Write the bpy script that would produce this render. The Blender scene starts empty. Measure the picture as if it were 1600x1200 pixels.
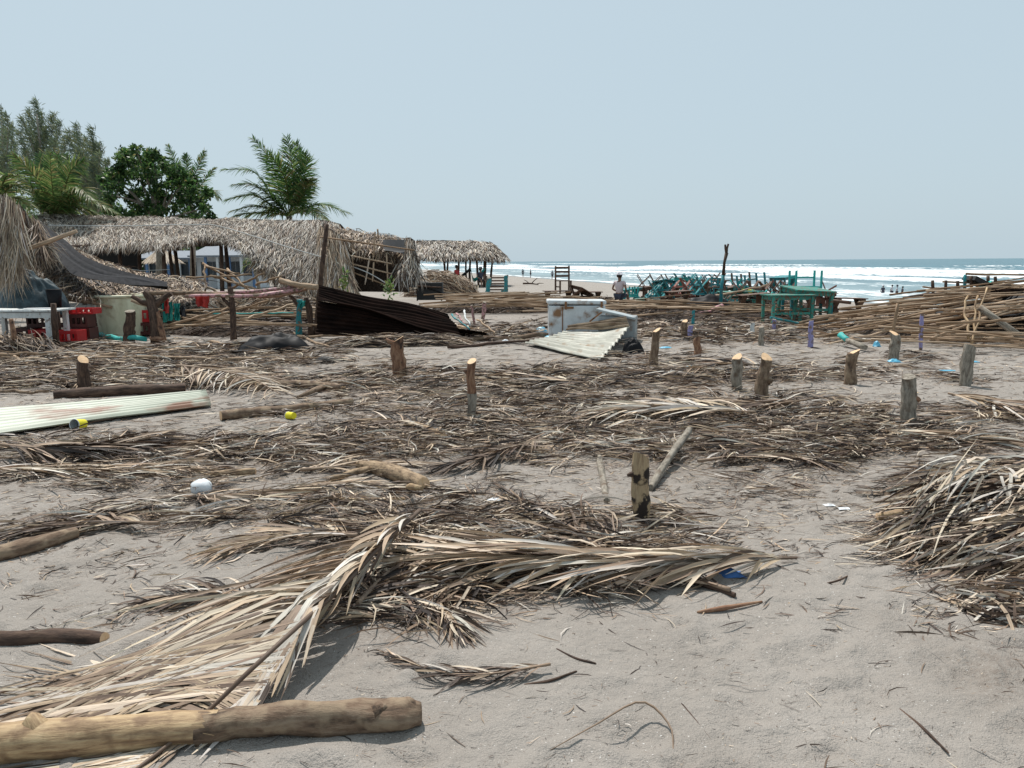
import bpy, math, random
import numpy as np
from mathutils import Vector, Matrix
R = math.radians
SC = bpy.context.scene
COL = SC.collection
# ---------------------------------------------------------------- camera
FPX, PITCH, ROLL, CAMZ = 1209.0, R(9.0), 0.0066, 1.6
F_ = Vector((0, math.cos(PITCH), -math.sin(PITCH)))
_r = Vector((1, 0, 0)); _u = Vector((0, math.sin(PITCH), math.cos(PITCH)))
R_ = _r*math.cos(ROLL) - _u*math.sin(ROLL)
U_ = _u*math.cos(ROLL) + _r*math.sin(ROLL)
cd = bpy.data.cameras.new('camera'); cam = bpy.data.objects.new('camera', cd); COL.objects.link(cam)
cd.sensor_width = 36; cd.lens = FPX/1600*36; cd.clip_start = 0.05; cd.clip_end = 40000
m = Matrix((( R_.x, U_.x, -F_.x, 0), (R_.y, U_.y, -F_.y, 0), (R_.z, U_.z, -F_.z, CAMZ), (0, 0, 0, 1)))
cam.matrix_world = m
SC.camera = cam
# ---------------------------------------------------------------- sky and sun
SUN_EL, SUN_AZ = R(62), R(-22)         # azimuth from +Y towards +X: the sun stands ahead, a little to the left
w = bpy.data.worlds.new('World'); SC.world = w; w.use_nodes = True
nt = w.node_tree; bg = nt.nodes['Background']
sky = nt.nodes.new('ShaderNodeTexSky'); sky.sky_type = 'NISHITA'; sky.sun_disc = False
sky.sun_elevation = SUN_EL; sky.sun_rotation = SUN_AZ; sky.dust_density = 3.0; sky.ozone_density = 1.5
mx = nt.nodes.new('ShaderNodeMix'); mx.data_type = 'RGBA'; mx.inputs[0].default_value = 0.86
nt.links.new(sky.outputs[0], mx.inputs[6]); mx.inputs[7].default_value = (5.65, 6.95, 7.72, 1)
nt.links.new(mx.outputs[2], bg.inputs[0]); bg.inputs[1].default_value = 0.1
sd = bpy.data.lights.new('sun', 'SUN'); sun = bpy.data.objects.new('sun', sd); COL.objects.link(sun)
sd.energy = 4.9; sd.angle = R(0.6); sd.color = (1.0, 0.955, 0.89)
sdir = Vector((math.sin(SUN_AZ)*math.cos(SUN_EL), math.cos(SUN_AZ)*math.cos(SUN_EL), math.sin(SUN_EL)))
sun.rotation_euler = sdir.to_track_quat('Z', 'Y').to_euler(); sun.location = (0, 0, 30)
SC.view_settings.view_transform = 'Standard'; SC.view_settings.look = 'None'
SC.view_settings.exposure = 0.0; SC.view_settings.gamma = 1; SC.view_settings.use_curve_mapping = False
# ---------------------------------------------------------------- geometry helpers
rng = np.random.default_rng(7); random.seed(7)
SHN = (-0.975, -0.222); SHP = (0.0, 225.0); ZSEA = -2.5
def shore(x, y): return (x-SHP[0])*SHN[0] + (y-SHP[1])*SHN[1]
_tab = np.random.default_rng(3).random((256, 256))
def vnoise(x, y, s=0):
    x = np.asarray(x, float)+s*17.3; y = np.asarray(y, float)+s*9.1
    xi = np.floor(x).astype(int); yi = np.floor(y).astype(int); fx = x-xi; fy = y-yi
    fx = fx*fx*(3-2*fx); fy = fy*fy*(3-2*fy)
    a = _tab[xi & 255, yi & 255]; b = _tab[(xi+1) & 255, yi & 255]
    c = _tab[xi & 255, (yi+1) & 255]; d = _tab[(xi+1) & 255, (yi+1) & 255]
    return (a*(1-fx)+b*fx)*(1-fy)+(c*(1-fx)+d*fx)*fy-0.5
def H(x, y):
    x = np.asarray(x, float); y = np.asarray(y, float)
    s = shore(x, y)
    t = np.clip((36-s)/36, 0, None)
    z = -2.5*t*np.clip(t*2.2, 0, 1)
    z = np.maximum(z, -7)
    a = np.clip((45-y)/20, 0, 1)
    return z + a*(0.055*vnoise(x*.45, y*.45, 1) + 0.018*vnoise(x*1.7, y*1.7, 2)) + 0.1*vnoise(x*.12, y*.12, 5)*a
def ray(px, py): return (F_*FPX + R_*(px-800) - U_*(py-600))
def G(px, py, z=0.0):                 # pixel on the (level) ground -> world
    d = ray(px, py); t = (z-CAMZ)/d.z
    return Vector((d.x*t, d.y*t, z))
def A(px, py, Y):                     # pixel at distance Y -> world
    d = ray(px, py); t = Y/d.y
    return Vector((d.x*t, Y, CAMZ+d.z*t))
def GH(px, py, dz=0.0):
    p = G(px, py); p.z = float(H(p.x, p.y))+dz; return p

class MB:
    def __init__(s): s.v = []; s.f = []; s.tc = []; s.c = []; s.sm = []
    def add(s, vs, fs, tc=None, col=None, smooth=False):
        o = len(s.v); s.v += [tuple(v) for v in vs]; s.f += [tuple(i+o for i in f) for f in fs]
        s.tc += [tuple(t) for t in (tc if tc is not None else vs)]
        s.c += [col or (1, 1, 1)]*len(vs); s.sm += [smooth]*len(fs)
        return s
    def box(s, c, size, rot=None, col=None):
        M = rot.to_matrix() if hasattr(rot, 'to_matrix') else (rot or Matrix.Identity(3))
        vs = []; tc = []
        for dx in (-.5, .5):
            for dy in (-.5, .5):
                for dz in (-.5, .5):
                    l = Vector((dx*size[0], dy*size[1], dz*size[2])); vs.append(M@l+Vector(c)); tc.append(l+Vector(c)*.37)
        return s.add(vs, [(0, 1, 3, 2), (4, 6, 7, 5), (0, 4, 5, 1), (2, 3, 7, 6), (0, 2, 6, 4), (1, 5, 7, 3)], tc, col)
    def beam(s, a, b, wd, th, col=None, up=(0, 0, 1)):
        a = Vector(a); b = Vector(b); x = (b-a); L = x.length; x.normalize(); u = Vector(up)
        if abs(x.dot(u)) > .98: u = Vector((0, 1, 0))
        y = u.cross(x).normalized(); z = x.cross(y)
        M = Matrix((x, y, z)).transposed()
        vs = []; tc = []
        for dx in (0, 1):
            for dy in (-.5, .5):
                for dz in (-.5, .5):
                    vs.append(a+x*dx*L+y*dy*wd+z*dz*th); tc.append((dy*wd, dz*th, dx*L+a.x))
        return s.add(vs, [(0, 1, 3, 2), (4, 6, 7, 5), (0, 4, 5, 1), (2, 3, 7, 6), (0, 2, 6, 4), (1, 5, 7, 3)], tc, col)
    def tube(s, pts, rad, n=8, cap=True, rough=0.0, seed=0, smooth=True, col=None, slant=0.0):
        pts = [Vector(p) for p in pts]; k = len(pts)
        if not hasattr(rad, '__len__'): rad = [rad]*k
        rr = random.Random(seed)
        ph = [rr.random()*6.28 for _ in range(6)]
        d0 = (pts[1]-pts[0]).normalized(); u = Vector((0, 0, 1)) if abs(d0.z) < .8 else Vector((1, 0, 0))
        nrm = d0.cross(u).normalized(); vs = []; tc = []; L = 0
        for i, p in enumerate(pts):
            d = (pts[min(i+1, k-1)]-pts[max(i-1, 0)]).normalized()
            nrm = (nrm-d*nrm.dot(d)).normalized(); b = d.cross(nrm)
            if i: L += (p-pts[i-1]).length
            for j in range(n):
                a = 2*math.pi*j/n
                q = 1+rough*(math.sin(2*a+ph[0]+L*9)+.7*math.sin(3*a+ph[1]-L*17)+.6*math.sin(a+ph[2]+L*31)+rr.uniform(-.5, .5))
                r = rad[i]*q; o = nrm*math.cos(a)*r+b*math.sin(a)*r
                e = Vector((0, 0, 0))
                if slant and i == k-1: e = d*(math.cos(a+ph[3])*slant*rad[i])
                vs.append(p+o+e); tc.append((math.cos(a)*r, math.sin(a)*r, L+ph[4]))
        fs = [(i*n+j, i*n+(j+1) % n, (i+1)*n+(j+1) % n, (i+1)*n+j) for i in range(k-1) for j in range(n)]
        s.add(vs, fs, tc, col, smooth)
        if cap:
            o = len(s.v)-len(vs)
            s.f.append(tuple(o+j for j in reversed(range(n)))); s.sm.append(False)
            s.f.append(tuple(o+(k-1)*n+j for j in range(n))); s.sm.append(False)
        return [vs[(k-1)*n+j] for j in range(n)], [vs[j] for j in range(n)]
    def mesh(s, name, off=(0, 0, 0)):
        v = np.array(s.v, float).reshape(-1, 3)-np.array(off)
        me = bpy.data.meshes.new(name)
        me.from_pydata(v.tolist(), [], s.f)
        me.attributes.new('tc', 'FLOAT_VECTOR', 'POINT').data.foreach_set('vector', np.array(s.tc, np.float32).ravel())
        c = np.ones((len(s.v), 4), np.float32); c[:, :3] = np.array(s.c, np.float32)
        me.attributes.new('Col', 'FLOAT_COLOR', 'POINT').data.foreach_set('color', c.ravel())
        me.polygons.foreach_set('use_smooth', s.sm); me.update()
        return me
def npmesh(name, V, Fq, C=None, TC=None, off=(0, 0, 0), smooth=False):
    V = V.reshape(-1, 3)-np.array(off); Fq = Fq.reshape(-1, 4)
    me = bpy.data.meshes.new(name)
    me.vertices.add(len(V)); me.vertices.foreach_set('co', V.astype(np.float32).ravel())
    me.loops.add(Fq.size); me.loops.foreach_set('vertex_index', Fq.astype(np.int32).ravel())
    me.polygons.add(len(Fq)); me.polygons.foreach_set('loop_start', np.arange(0, Fq.size, 4, dtype=np.int32))
    if smooth: me.polygons.foreach_set('use_smooth', np.ones(len(Fq), bool))
    me.update(calc_edges=True)
    me.attributes.new('tc', 'FLOAT_VECTOR', 'POINT').data.foreach_set('vector', (TC if TC is not None else V).astype(np.float32).ravel())
    if C is not None:
        c = np.ones((len(V), 4), np.float32); c[:, :3] = C.reshape(-1, 3)
        me.attributes.new('Col', 'FLOAT_COLOR', 'POINT').data.foreach_set('color', c.ravel())
    return me
def grid_faces(nr, nc):
    i = np.arange(nr-1)[:, None]*nc+np.arange(nc-1)[None, :]
    return np.stack([i, i+1, i+nc+1, i+nc], -1).reshape(-1, 4)
# blades: many curved leaf strips at once
def strips(base, D, N, L, W, bend=0, arch=0, drop=0, twist=0, twist2=0, col=None, S=4, terrain=False, fold=0.0, shape='leaf', z0=0.004):
    n = len(base); base = np.asarray(base, float)
    def ar(x): return np.broadcast_to(np.asarray(x, float), (n,))
    L, W, bend, arch, drop, twist, twist2 = map(ar, (L, W, bend, arch, drop, twist, twist2))
    D = np.broadcast_to(np.asarray(D, float), (n, 3)); N = np.broadcast_to(np.asarray(N, float), (n, 3))
    D = D/np.linalg.norm(D, axis=1, keepdims=True)
    Sd = np.cross(N, D); Sd /= np.linalg.norm(Sd, axis=1, keepdims=True)+1e-9; N = np.cross(D, Sd)
    t = np.linspace(0, 1, S+1)
    h = bend[:, None]*t[None, :]
    st = (L/S)[:, None]
    cx = np.concatenate([np.zeros((n, 1)), np.cumsum(np.cos(h[:, :-1])*st, 1)], 1)
    cy = np.concatenate([np.zeros((n, 1)), np.cumsum(np.sin(h[:, :-1])*st, 1)], 1)
    P = base[:, None]+D[:, None]*cx[..., None]+Sd[:, None]*cy[..., None]+N[:, None]*((arch*L)[:, None]*4*t*(1-t))[..., None]
    P[..., 2] -= (drop*L)[:, None]*t**2
    if terrain: P[..., 2] += H(P[..., 0], P[..., 1])
    hd = D[:, None]*np.cos(h)[..., None]+Sd[:, None]*np.sin(h)[..., None]
    sd_ = Sd[:, None]*np.cos(h)[..., None]-D[:, None]*np.sin(h)[..., None]
    tw = twist[:, None]+twist2[:, None]*t
    side = sd_*np.cos(tw)[..., None]+N[:, None]*np.sin(tw)[..., None]
    nn = N[:, None]*np.cos(tw)[..., None]-sd_*np.sin(tw)[..., None]
    if shape == 'leaf': wp = np.interp(t, [0, .15, .5, .8, 1], [.55, .9, 1, .65, .06])
    elif shape == 'twig': wp = np.interp(t, [0, 1], [1, .5])
    else: wp = np.interp(t, [0, .3, .65, .9, 1], [.15, .6, 1, .75, .2])
    hw = (W[:, None]*wp/2)[..., None]
    if fold:
        V = np.stack([P-side*hw, P-nn*hw*fold, P+side*hw], 2); k = 3
    else:
        V = np.stack([P-side*hw, P+side*hw], 2); k = 2
    if terrain:
        g = H(V[..., 0], V[..., 1])+z0; V[..., 2] = np.maximum(V[..., 2], g)
    b = (np.arange(n)*(S+1)*k)[:, None, None]; i = (np.arange(S)*k)[None, :, None]; j = np.arange(k-1)[None, None, :]
    q = b+i+j; Fq = np.stack([q, q+1, q+k+1, q+k], -1).reshape(-1, 4)
    C = None
    if col is not None:
        C = np.repeat(np.asarray(col, float), (S+1)*k, axis=0)
    tcx = np.broadcast_to((cx+ar(rng.random(n)*50)[:, None])[:, :, None], (n, S+1, k))
    tcy = np.broadcast_to(np.linspace(-1, 1, k)[None, None, :]*hw, (n, S+1, k))
    TC = np.stack([tcy, np.broadcast_to(rng.random(n)[:, None, None]*9, (n, S+1, k)), tcx], -1).reshape(-1, 3)
    return V.reshape(-1, 3), Fq, C, TC
def join(parts):
    V = []; Fq = []; C = []; T = []; o = 0
    for v, f, c, t in parts: V.append(v); Fq.append(f+o); C.append(c); T.append(t); o += len(v)
    return np.concatenate(V), np.concatenate(Fq), np.concatenate(C), np.concatenate(T)
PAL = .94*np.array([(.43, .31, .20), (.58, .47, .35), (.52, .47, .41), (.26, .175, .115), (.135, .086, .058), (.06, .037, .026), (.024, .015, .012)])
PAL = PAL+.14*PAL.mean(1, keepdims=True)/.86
def pick(n, p, jit=.14):
    p = np.array(p, float); p /= p.sum()
    c = PAL[rng.choice(len(PAL), n, p=p)]
    return c*(1+rng.normal(0, jit, (n, 1)))*(1+rng.normal(0, .012, (n, 3)))
# ---------------------------------------------------------------- object helpers
def tag(o, label=None, cat=None, group=None, kind=None):
    if label: o['label'] = label
    if cat: o['category'] = cat
    if group: o['group'] = group
    if kind: o['kind'] = kind
    return o
def link(name, me, mat, parent=None, loc=(0, 0, 0)):
    o = bpy.data.objects.new(name, me); COL.objects.link(o); o.location = loc
    if mat:
        me.materials.clear()
        me.materials.append(mat)
    if parent: o.parent = parent
    return o
def thing(name, label, cat, loc=(0, 0, 0), group=None, rz=0):
    o = bpy.data.objects.new(name, None); COL.objects.link(o); o.location = loc; o.rotation_euler = (0, 0, rz)
    o.empty_display_size = .1
    return tag(o, label, cat, group)
def part(name, mb, mat, parent, kind=None):      # mb holds world coordinates
    o = link(name, mb.mesh(name, parent.location), mat, parent); return tag(o, kind=kind)
def npart(name, data, mat, parent, kind=None, smooth=False):
    v, f, c, t = data
    o = link(name, npmesh(name, v, f, c, t, parent.location, smooth), mat, parent); return tag(o, kind=kind)
def solo(name, mb, mat, label, cat, loc=(0, 0, 0), group=None, kind=None):
    o = link(name, mb.mesh(name, loc), mat, None, loc); return tag(o, label, cat, group, kind)
def kids(o): return [c for c in ALLOBJ() if c.parent == o]
def ALLOBJ(): return list(bpy.data.objects)
def copy_tree(root, label, loc, rot, group=None, scale=None):
    r = root.copy(); COL.objects.link(r); r.location = loc; r.rotation_euler = rot
    r['label'] = label
    if group: r['group'] = group
    if scale: r.scale = scale
    for ch in root.children:
        c = ch.copy(); COL.objects.link(c); c.parent = r
    return r
# ---------------------------------------------------------------- materials
def new_mat(name):
    m = bpy.data.materials.new(name); m.use_nodes = True
    return m, m.node_tree, m.node_tree.nodes['Principled BSDF']
def pm(name, cols, scale=(20, 20, 3), ns=1.0, detail=8, rough=.75, bump=.3, bdist=.01, rnd=0.0, rndcols=None, stain=None, vcol=False, spec=.3, metal=0.0, coord='tc', stain_scale=3, fine=0.0, trans=0.0):
    """noise in tube coordinates -> colour ramp; optional per-object tint, stain layer, vertex colour"""
    m, nt, b = new_mat(name); N = nt.nodes.new; Lk = nt.links.new
    b.inputs['Roughness'].default_value = rough; b.inputs['Specular IOR Level'].default_value = spec; b.inputs['Metallic'].default_value = metal
    if coord == 'tc':
        a = N('ShaderNodeAttribute'); a.attribute_name = 'tc'; src = a.outputs['Vector']
    else:
        a = N('ShaderNodeTexCoord'); src = a.outputs['Object']
    mp = N('ShaderNodeMapping'); mp.inputs['Scale'].default_value = scale; Lk(src, mp.inputs[0])
    oi = N('ShaderNodeObjectInfo')
    ad = N('ShaderNodeVectorMath'); ad.operation = 'ADD'; Lk(mp.outputs[0], ad.inputs[0])
    sc_ = N('ShaderNodeVectorMath'); sc_.operation = 'SCALE'; sc_.inputs[0].default_value = (37, 11, 23); Lk(oi.outputs['Random'], sc_.inputs['Scale']); Lk(sc_.outputs[0], ad.inputs[1])
    no = N('ShaderNodeTexNoise'); no.inputs['Scale'].default_value = ns; no.inputs['Detail'].default_value = detail; no.inputs['Roughness'].default_value = .70
    Lk(ad.outputs[0], no.inputs['Vector'])
    rp = N('ShaderNodeValToRGB'); Lk(no.outputs['Fac'], rp.inputs[0])
    e = rp.color_ramp.elements
    ps = [.36, .64] if len(cols) == 2 else list(np.linspace(.34, .66, len(cols)))
    e[0].position = ps[0]; e[0].color = (*cols[0], 1); e[1].position = ps[-1]; e[1].color = (*cols[-1], 1)
    for p_, c_ in zip(ps[1:-1], cols[1:-1]): x = e.new(p_); x.color = (*c_, 1)
    out = rp.outputs[0]
    def mixc(f, a_, b_, mode='MIX'):
        x = N('ShaderNodeMix'); x.data_type = 'RGBA'; x.blend_type = mode
        for sk, v in ((x.inputs[0], f), (x.inputs[6], a_), (x.inputs[7], b_)):
            if hasattr(v, 'links') or hasattr(v, 'is_linked'): Lk(v, sk)
            else: sk.default_value = v
        return x.outputs[2]
    if vcol:
        at = N('ShaderNodeAttribute'); at.attribute_name = 'Col'
        out = mixc(1.0, out, at.outputs['Color'], 'MULTIPLY')
    if stain:
        n2 = N('ShaderNodeTexNoise'); n2.inputs['Scale'].default_value = stain_scale; n2.inputs['Detail'].default_value = 6
        ad2 = N('ShaderNodeVectorMath'); ad2.operation = 'ADD'; Lk(src, ad2.inputs[0]); Lk(sc_.outputs[0], ad2.inputs[1]); Lk(ad2.outputs[0], n2.inputs['Vector'])
        r2 = N('ShaderNodeValToRGB'); Lk(n2.outputs['Fac'], r2.inputs[0]); r2.color_ramp.elements[0].position = stain[1]; r2.color_ramp.elements[1].position = stain[2]
        out = mixc(r2.outputs[0], out, (*stain[0], 1))
    if rndcols:
        r3 = N('ShaderNodeValToRGB'); Lk(oi.outputs['Random'], r3.inputs[0]); e = r3.color_ramp.elements
        for k_, c_ in enumerate(rndcols):
            p_ = k_/(len(rndcols)-1)
            x = e[0] if k_ == 0 else (e[1] if k_ == len(rndcols)-1 else e.new(p_))
            x.position = p_; x.color = (*c_, 1)
        out = mixc(1.0, out, r3.outputs[0], 'MULTIPLY')
    if rnd:
        mr = N('ShaderNodeMapRange'); Lk(oi.outputs['Random'], mr.inputs[0]); mr.inputs[3].default_value = 1-rnd; mr.inputs[4].default_value = 1+rnd
        hs = N('ShaderNodeHueSaturation'); Lk(mr.outputs[0], hs.inputs['Value']); Lk(out, hs.inputs['Color']); out = hs.outputs[0]
    Lk(out, b.inputs['Base Color'])
    if trans:
        tl = N('ShaderNodeBsdfTranslucent'); Lk(out, tl.inputs[0]); mxs = N('ShaderNodeMixShader'); mxs.inputs[0].default_value = trans
        Lk(b.outputs[0], mxs.inputs[1]); Lk(tl.outputs[0], mxs.inputs[2]); Lk(mxs.outputs[0], nt.nodes['Material Output'].inputs[0])
    if bump:
        bp = N('ShaderNodeBump'); bp.inputs['Strength'].default_value = bump; bp.inputs['Distance'].default_value = bdist
        hsrc = no.outputs['Fac']
        if fine:
            n3 = N('ShaderNodeTexNoise'); n3.inputs['Scale'].default_value = fine; n3.inputs['Detail'].default_value = 3; Lk(src, n3.inputs['Vector'])
            md = N('ShaderNodeMath'); md.operation = 'ADD'; Lk(no.outputs['Fac'], md.inputs[0]); Lk(n3.outputs['Fac'], md.inputs[1]); hsrc = md.outputs[0]
        Lk(hsrc, bp.inputs['Height']); Lk(bp.outputs[0], b.inputs['Normal'])
    return m
M = {}
M['dry'] = pm('dry_palm_leaf', [(.62, .6, .58), (.95, .95, .95), (1.12, 1.1, 1.05)], (160, 3, 9), rough=.62, bump=.35, bdist=.003, vcol=True, spec=.35, trans=.12)
M['green'] = pm('green_leaf', [(.75, .75, .7), (1.15, 1.15, 1.1)], (30, 3, 4), rough=.45, bump=0, vcol=True, spec=.35, trans=.48)
M['bark'] = pm('brown_bark', [(.055, .038, .027), (.16, .105, .07), (.27, .2, .14)], (30, 30, 7), rough=.85, bump=.8, bdist=.012, stain=((.27, .20, .135), .48, .66), stain_scale=16)
M['bark_dark'] = pm('dark_wet_bark', [(.025, .016, .012), (.075, .045, .032), (.14, .09, .062)], (30, 30, 7), rough=.8, bump=.8, bdist=.01)
M['bark_grey'] = pm('grey_bark', [(.10, .085, .07), (.24, .21, .17), (.36, .32, .27)], (34, 34, 8), rough=.88, bump=.8, bdist=.01, stain=((.12, .085, .06), .55, .7), stain_scale=9)
M['bark_red'] = pm('reddish_bark', [(.08, .038, .024), (.22, .115, .07), (.33, .21, .13)], (30, 30, 7), rough=.8, bump=.7, bdist=.01, stain=((.05, .03, .022), .55, .68), stain_scale=8)
M['bark_patch'] = pm('charred_patchy_bark', [(.30, .21, .12), (.42, .31, .19), (.22, .15, .09)], (30, 30, 6), rough=.8, bump=.6, bdist=.01, stain=((.03, .022, .018), .47, .52), stain_scale=11)
M['peeled'] = pm('peeled_yellow_wood', [(.15, .09, .05), (.38, .26, .145), (.52, .39, .23)], (44, 44, 5), rough=.6, bump=.6, bdist=.012, stain=((.20, .125, .07), .48, .66), stain_scale=15)
M['scaly'] = pm('scaly_tan_bark', [(.08, .055, .035), (.27, .19, .12), (.42, .31, .2)], (30, 30, 10), rough=.85, bump=.9, bdist=.012, stain=((.12, .08, .05), .58, .68), stain_scale=12)
M['cut'] = pm('fresh_cut_wood', [(.62, .40, .22), (.74, .52, .33)], (60, 60, 10), rough=.7, bump=.2, bdist=.003)
M['pole'] = pm('weathered_pole', [(.45, .41, .37), (1, 1, 1)], (40, 40, 4), rough=.75, bump=.3, bdist=.006, rndcols=[(.30, .19, .11), (.80, .60, .39), (.50, .33, .20), (.88, .72, .52), (.20, .13, .08), (.78, .54, .32), (.60, .46, .33)])
M['shade_dark'] = pm('shade_dark_litter', [(.03, .021, .016), (.085, .06, .045)], (14, 14, 14), rough=.95, bump=1, bdist=.05)  # litter brown darkened so gaps between leaf strips read as shade
def paint(name, c, wear=.56, rough=.6):
    d = tuple(x*.72 for x in c)
    return pm(name, [d, c], (12, 12, 3), rough=rough, bump=.25, bdist=.004, stain=((.16, .11, .075), wear, wear+.1), stain_scale=14, rnd=.12)
M['teal'] = paint('teal_paint', (.03, .25, .28), .54); M['turq'] = paint('bright_turquoise_paint', (.05, .42, .39), .60)
M['greenp'] = paint('green_paint', (.05, .27, .22), .50); M['pink'] = paint('salmon_paint', (.34, .125, .10), .50); M['brownp'] = paint('old_brown_board', (.14, .08, .055))
M['yellowp'] = paint('yellow_paint', (.62, .52, .08)); M['whitep'] = paint('chalky_white_paint', (.62, .64, .63), .6)
M['purple'] = paint('lilac_paint', (.27, .25, .46), .5); M['pinkl'] = paint('light_pink_paint', (.50, .27, .28), .46)
def plain(name, c, rough=.5, var=.2, bump=.1, spec=.4, sc=6, stain=None, ss=6):
    return pm(name, [tuple(x*(1-var) for x in c), c], (sc, sc, sc), rough=rough, bump=bump, bdist=.01, spec=spec, stain=stain, stain_scale=ss)
M['cloth_black'] = plain('black_shade_cloth', (.035, .037, .042), .75, .4); M['plastic_black'] = plain('black_plastic_film', (.009, .009, .011), .6, .4, .3, .18)
M['shade_grey'] = plain('grey_shade_net', (.036, .037, .042), .85, .5, .4, .15, sc=12)
M['tarp'] = plain('faded_blue_green_tarp', (.055, .085, .10), .6, .6, .4, .25, sc=9)
M['blue'] = plain('light_blue_plastic', (.10, .38, .55), .4); M['bluecl'] = plain('blue_cloth', (.05, .16, .42), .7, .5)
M['white'] = plain('white_plastic', (.72, .74, .76), .35); M['red'] = plain('red_crate_plastic', (.50, .018, .02), .4); M['maroon'] = plain('dark_brown_crate_plastic', (.085, .022, .018), .45)
M['redcl'] = plain('red_cloth', (.45, .04, .03), .8, .5); M['tealcl'] = plain('teal_cloth', (.03, .38, .33), .8, .5)
M['barrel'] = pm('cream_barrel_plastic', [(.50, .48, .33), (.68, .67, .50)], (6, 6, 2), rough=.45, bump=.1, stain=((.33, .27, .16), .55, .75), stain_scale=4)
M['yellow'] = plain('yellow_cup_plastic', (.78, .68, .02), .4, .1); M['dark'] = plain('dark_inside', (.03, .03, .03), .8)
M['fridge'] = pm('white_enamel', [(.50, .53, .54), (.66, .69, .70)], (3, 3, 3), rough=.4, bump=.10, spec=.45, stain=((.23, .12, .055), .57, .68), stain_scale=3)
M['fridge_grey'] = pm('grey_enamel', [(.24, .27, .28), (.38, .42, .43)], (3, 3, 3), rough=.5, bump=.15, spec=.4, stain=((.2, .13, .09), .54, .68), stain_scale=4)
M['rusty'] = pm('rusty_steel', [(.10, .045, .022), (.30, .15, .07)], (9, 9, 9), rough=.85, bump=.4)
M['tin'] = pm('weathered_pale_green_tin', [(.27, .29, .23), (.47, .50, .41)], (1.2, 9, 5), rough=.5, bump=.15, spec=.4, stain=((.20, .10, .06), .57, .66), stain_scale=1.3)
M['tin2'] = pm('weathered_zinc_tin', [(.26, .25, .21), (.48, .47, .40)], (1.5, 6, 4), rough=.5, bump=.15, spec=.4, stain=((.25, .17, .10), .56, .7), stain_scale=2.4)
M['tinrust'] = pm('rusted_tin', [(.12, .075, .045), (.42, .33, .24)], (2, 7, 4), rough=.7, bump=.2, stain=((.05, .03, .022), .5, .7), stain_scale=2)
M['tin_dark'] = pm('shade_dark_tin', [(.007, .005, .0045), (.024, .013, .010)], (2, 6, 4), rough=.95, bump=.3, spec=.03)  # near-black base colour carries the shade of the backlit faces
M['wallw'] = plain('whitewashed_wall', (.60, .64, .67), .9, .15); M['roofg'] = plain('grey_sheet_roof', (.17, .2, .24), .7); M['bluep'] = plain('blue_painted_post', (.10, .2, .38), .6)
M['glass'] = plain('dark_window_glass', (.03, .04, .05), .15)
M['rope'] = plain('pale_nylon_rope', (.5, .5, .48), .8)
M['skin'] = plain('skin', (.22, .12, .08), .55, .1); M['hair'] = plain('dark_hair', (.02, .016, .014), .6)
for k, c in dict(sh_white=(.66, .66, .7), sh_dark=(.04, .045, .07), sh_red=(.42, .05, .05), sh_grey=(.25, .27, .32), sh_pink=(.66, .55, .56)).items(): M[k] = plain(k.replace('sh_', '')+'_garment', c, .85, .15)
# sand
m, nt, b = new_mat('grey_beach_sand'); N = nt.nodes.new; Lk = nt.links.new; M['sand'] = m
tc = N('ShaderNodeTexCoord'); b.inputs['Roughness'].default_value = .95; b.inputs['Specular IOR Level'].default_value = .2
def noise(s, d=4, r=.6, src=None):
    n = N('ShaderNodeTexNoise'); n.inputs['Scale'].default_value = s; n.inputs['Detail'].default_value = d; n.inputs['Roughness'].default_value = r; Lk(src or tc.outputs['Object'], n.inputs['Vector']); return n.outputs['Fac']
def ramp(f, ps, cs):
    r = N('ShaderNodeValToRGB'); Lk(f, r.inputs[0]); e = r.color_ramp.elements
    for i, (p_, c_) in enumerate(zip(ps, cs)):
        x = e[i] if i < 2 else e.new(p_); x.position = p_; x.color = (*c_, 1)
    return r.outputs[0]
def mixn(f, a_, b_, mode='MIX'):
    x = N('ShaderNodeMix'); x.data_type = 'RGBA'; x.blend_type = mode
    for sk, v in ((x.inputs[0], f), (x.inputs[6], a_), (x.inputs[7], b_)):
        if isinstance(v, (float, int)): sk.default_value = v
        elif isinstance(v, tuple): sk.default_value = (*v, 1)
        else: Lk(v, sk)
    return x.outputs[2]
base = ramp(noise(1.3, 6), [.3, .7], [(.268, .240, .213), (.332, .302, .273)])
grain = ramp(noise(260, 2), [.25, .75], [(.80, .80, .80), (1.17, 1.17, 1.17)])
c1 = mixn(1.0, base, grain, 'MULTIPLY')
speck = ramp(noise(52, 4, .75), [.635, .70], [(0, 0, 0), (1, 1, 1)])
c1 = mixn(speck, c1, (.13, .10, .08))
speck2 = ramp(noise(90, 1), [.745, .76], [(0, 0, 0), (1, 1, 1)])
c1 = mixn(speck2, c1, (.6, .58, .55))
at = N('ShaderNodeAttribute'); at.attribute_name = 'Col'
sp = N('ShaderNodeSeparateColor'); Lk(at.outputs['Color'], sp.inputs[0])       # R: wetness near the water, G: fine litter cover
c1 = mixn(sp.outputs[0], c1, (.15, .135, .125))
lit = ramp(noise(30, 6, .75), [.42, .58], [(0, 0, 0), (1, 1, 1)])
mu = N('ShaderNodeMath'); mu.operation = 'MULTIPLY'; Lk(lit, mu.inputs[0]); m5 = N('ShaderNodeMath'); m5.operation = 'MULTIPLY'; m5.inputs[1].default_value = .55; Lk(sp.outputs[1], m5.inputs[0]); Lk(m5.outputs[0], mu.inputs[1])
c1 = mixn(mu.outputs[0], c1, (.15, .11, .085))
Lk(c1, b.inputs['Base Color'])
mr = N('ShaderNodeMapRange'); Lk(sp.outputs[0], mr.inputs[0]); mr.inputs[3].default_value = .95; mr.inputs[4].default_value = .28; Lk(mr.outputs[0], b.inputs['Roughness'])
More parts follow.
